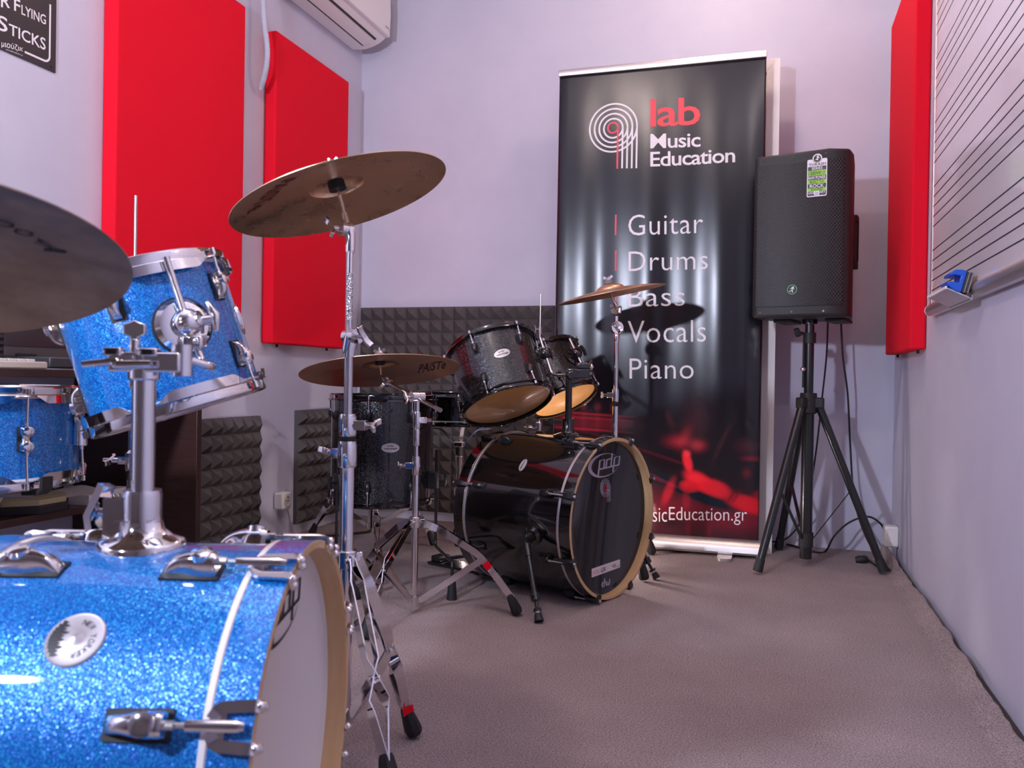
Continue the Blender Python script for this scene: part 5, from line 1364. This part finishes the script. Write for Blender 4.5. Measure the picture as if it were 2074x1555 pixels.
def laptop():
    y0 = on_x(30, 738, -1.70).y; t = wthing('laptop', 'open black laptop on the dark desk behind the blue tom', 'laptop', Matrix.Translation((-1.70, y0 + .215, DZ)) @ Matrix.Rotation(R_(-8), 4, 'Z'))
    MB().span((-.125, -.185, .004), (.115, .185, .030)).build('base', M['grey_plastic'], t, bevel=.004)
    MB().span((-.118, -.175, .0302), (.06, .175, .0312)).build('keyboard', M['rubber'], t)
    T = Matrix.Translation((-.120, 0, .030)) @ Matrix.Rotation(R_(-16), 4, 'Y')
    lid = MB().span((-.012, -.185, .0), (0, .185, .255), 0, T).build('lid', M['grey_plastic'], t, bevel=.004)
    MB().span((.0004, -.168, .030), (.0012, .168, .238), 0, T).build('screen', M['screen'], lid)
    v = MB()
    for i in range(12): v.span((.1152, .02 + i * .007, .010), (.1158, .0245 + i * .007, .024))
    v.build('vent', M['black_ink'], t)
    MB().span((-.108, -.12, .030), (-.095, -.07, .040)).build('hinge', M['black_matte'], t)
laptop()
def keyboard():
    y1 = on_x(78, 741, -1.575).y; t = wthing('computer_keyboard', 'cream computer keyboard at front edge of the dark desk', 'keyboard', Matrix.Translation((-1.612, y1, DZ)))
    MB().span((-.065, -.45, 0), (.065, 0, .017)).build('case', M['cream'], t, bevel=.004)
    k = MB()
    for i in range(5):
        for j in range(18): k.span((-.054 + i * .020, -.435 + j * .0235, .017), (-.037 + i * .020, -.414 + j * .0235, .0225))
    k.build('keys', M['paper'], t, bevel=.001)
keyboard()
def mesh_speaker():
    p = on_x(6, 728, -1.80); o = wthing('desktop_speaker', 'dark wire mesh desktop speaker behind the keyboard on desk', 'speaker', Matrix.Translation((-1.735, on_x(14, 728, -1.69).y - .05, DZ)))
    MB().span((-.045, -.045, 0), (.045, .045, .17)).build('cabinet', M['grey_plastic'], o, bevel=.006)
    MB().span((.0455, -.038, .008), (.0475, .038, .162)).build('grille', M['grille'], o)
mesh_speaker()
def pad():
    c = on_z(92, 1019, SZ + .02); c.x = min(c.x, SX - .095)
    t = wthing('practice_pad', 'octagonal tan practice pad on the desk shelf', 'practice pad', Matrix.Translation((c.x, c.y, SZ)))
    o = lambda r, k=0: [(r * math.cos(R_(22.5 + 45 * i)), r * math.sin(R_(22.5 + 45 * i))) for i in range(8)]
    MB().prism(o(.108), 0, .020).build('base', M['rubber'], t, bevel=.002)
    MB().prism(o(.104), .020, .034).build('pad_top', M['beige_pad'], t, bevel=.0025)
    return c
pad_c = pad()
def notebook():
    c = on_z(235, 1014, SZ + .01); c.x = min(c.x, SX - .075)
    t = wthing('spiral_notebook', 'spiral notebook with curled pages on the desk shelf', 'notebook', Matrix.Translation((c.x, c.y + .03, SZ)) @ Matrix.Rotation(R_(6), 4, 'Z'))
    MB().span((-.10, -.075, .0), (.070, .075, .009)).build('cover', M['paper'], t)
    vs, fs = [], []
    for i in range(13):
        for k, h in enumerate((0, 1)):
            x = -.10 + .165 * i / 12
            for y in (-.072, .074): vs.append((x, y, .0092 + h * (.012 + .004 * math.sin(i * .7) + .004 * (y > 0))))
    for i in range(12):
        a = i * 4; b = a + 4
        fs += [(a, a + 1, b + 1, b), (a + 2, b + 2, b + 3, a + 3), (a, b, b + 2, a + 2), (a + 1, a + 3, b + 3, b + 1)]
    fs += [(0, 2, 3, 1), (48, 49, 51, 50)]
    MB().add(vs, fs).build('pages', M['paper'], t)
    P = [Vector((.074 + .0065 * math.cos(i * 1.05), -.070 + i * .0014, .010 + .0075 * math.sin(i * 1.05))) for i in range(100)]
    MB().tube(P, .0012, 6).build('spiral', M['steel'], t)
    n2 = on_z(318, 998, SZ + .01)
    t2 = wthing('paper_stack', 'loose white papers at far end of the desk shelf', 'papers', Matrix.Translation((min(n2.x, SX - .05), min(n2.y, DY1 - .085), SZ)))
    for i, (a, h) in enumerate(((0, 0), (7, .0045), (-5, .009), (16, .0135))):
        MB().span((-.09, -.045, h), (.05, .045, h + .004), 0, Matrix.Rotation(R_(a), 4, 'Z')).build('sheet', M['paper'], t2)
notebook()
def coil():
    c = on_z(185, 985, SZ + .04); c.x = -1.895; c.y = 1.70
    P = []; rnd = random.Random(5)
    for i in range(240):
        a = i * .21; r = .088 + .018 * math.sin(i * .37) + .008 * math.sin(i * .11); P.append(Vector((c.x + r * .58 * math.cos(a), c.y + r * 1.3 * math.sin(a), SZ + .008 + .034 * (i / 240) + .004 * math.sin(i * .5))))
    o = MB().tube(P, .0042, 6).build('coiled_cable', M['rubber'], sharp=80); tag(o, 'coil of black audio cable on the desk shelf', 'cable')
    q = on_z(236, 979, SZ + .055)
    mb = MB().tube([(c.x + .07, c.y + .02, SZ + .052), (c.x + .07, c.y + .055, SZ + .054)], .0045, 10).build('jack_plug', mat('gold', (.72, .48, .16), .25, 1.0), o)
coil()
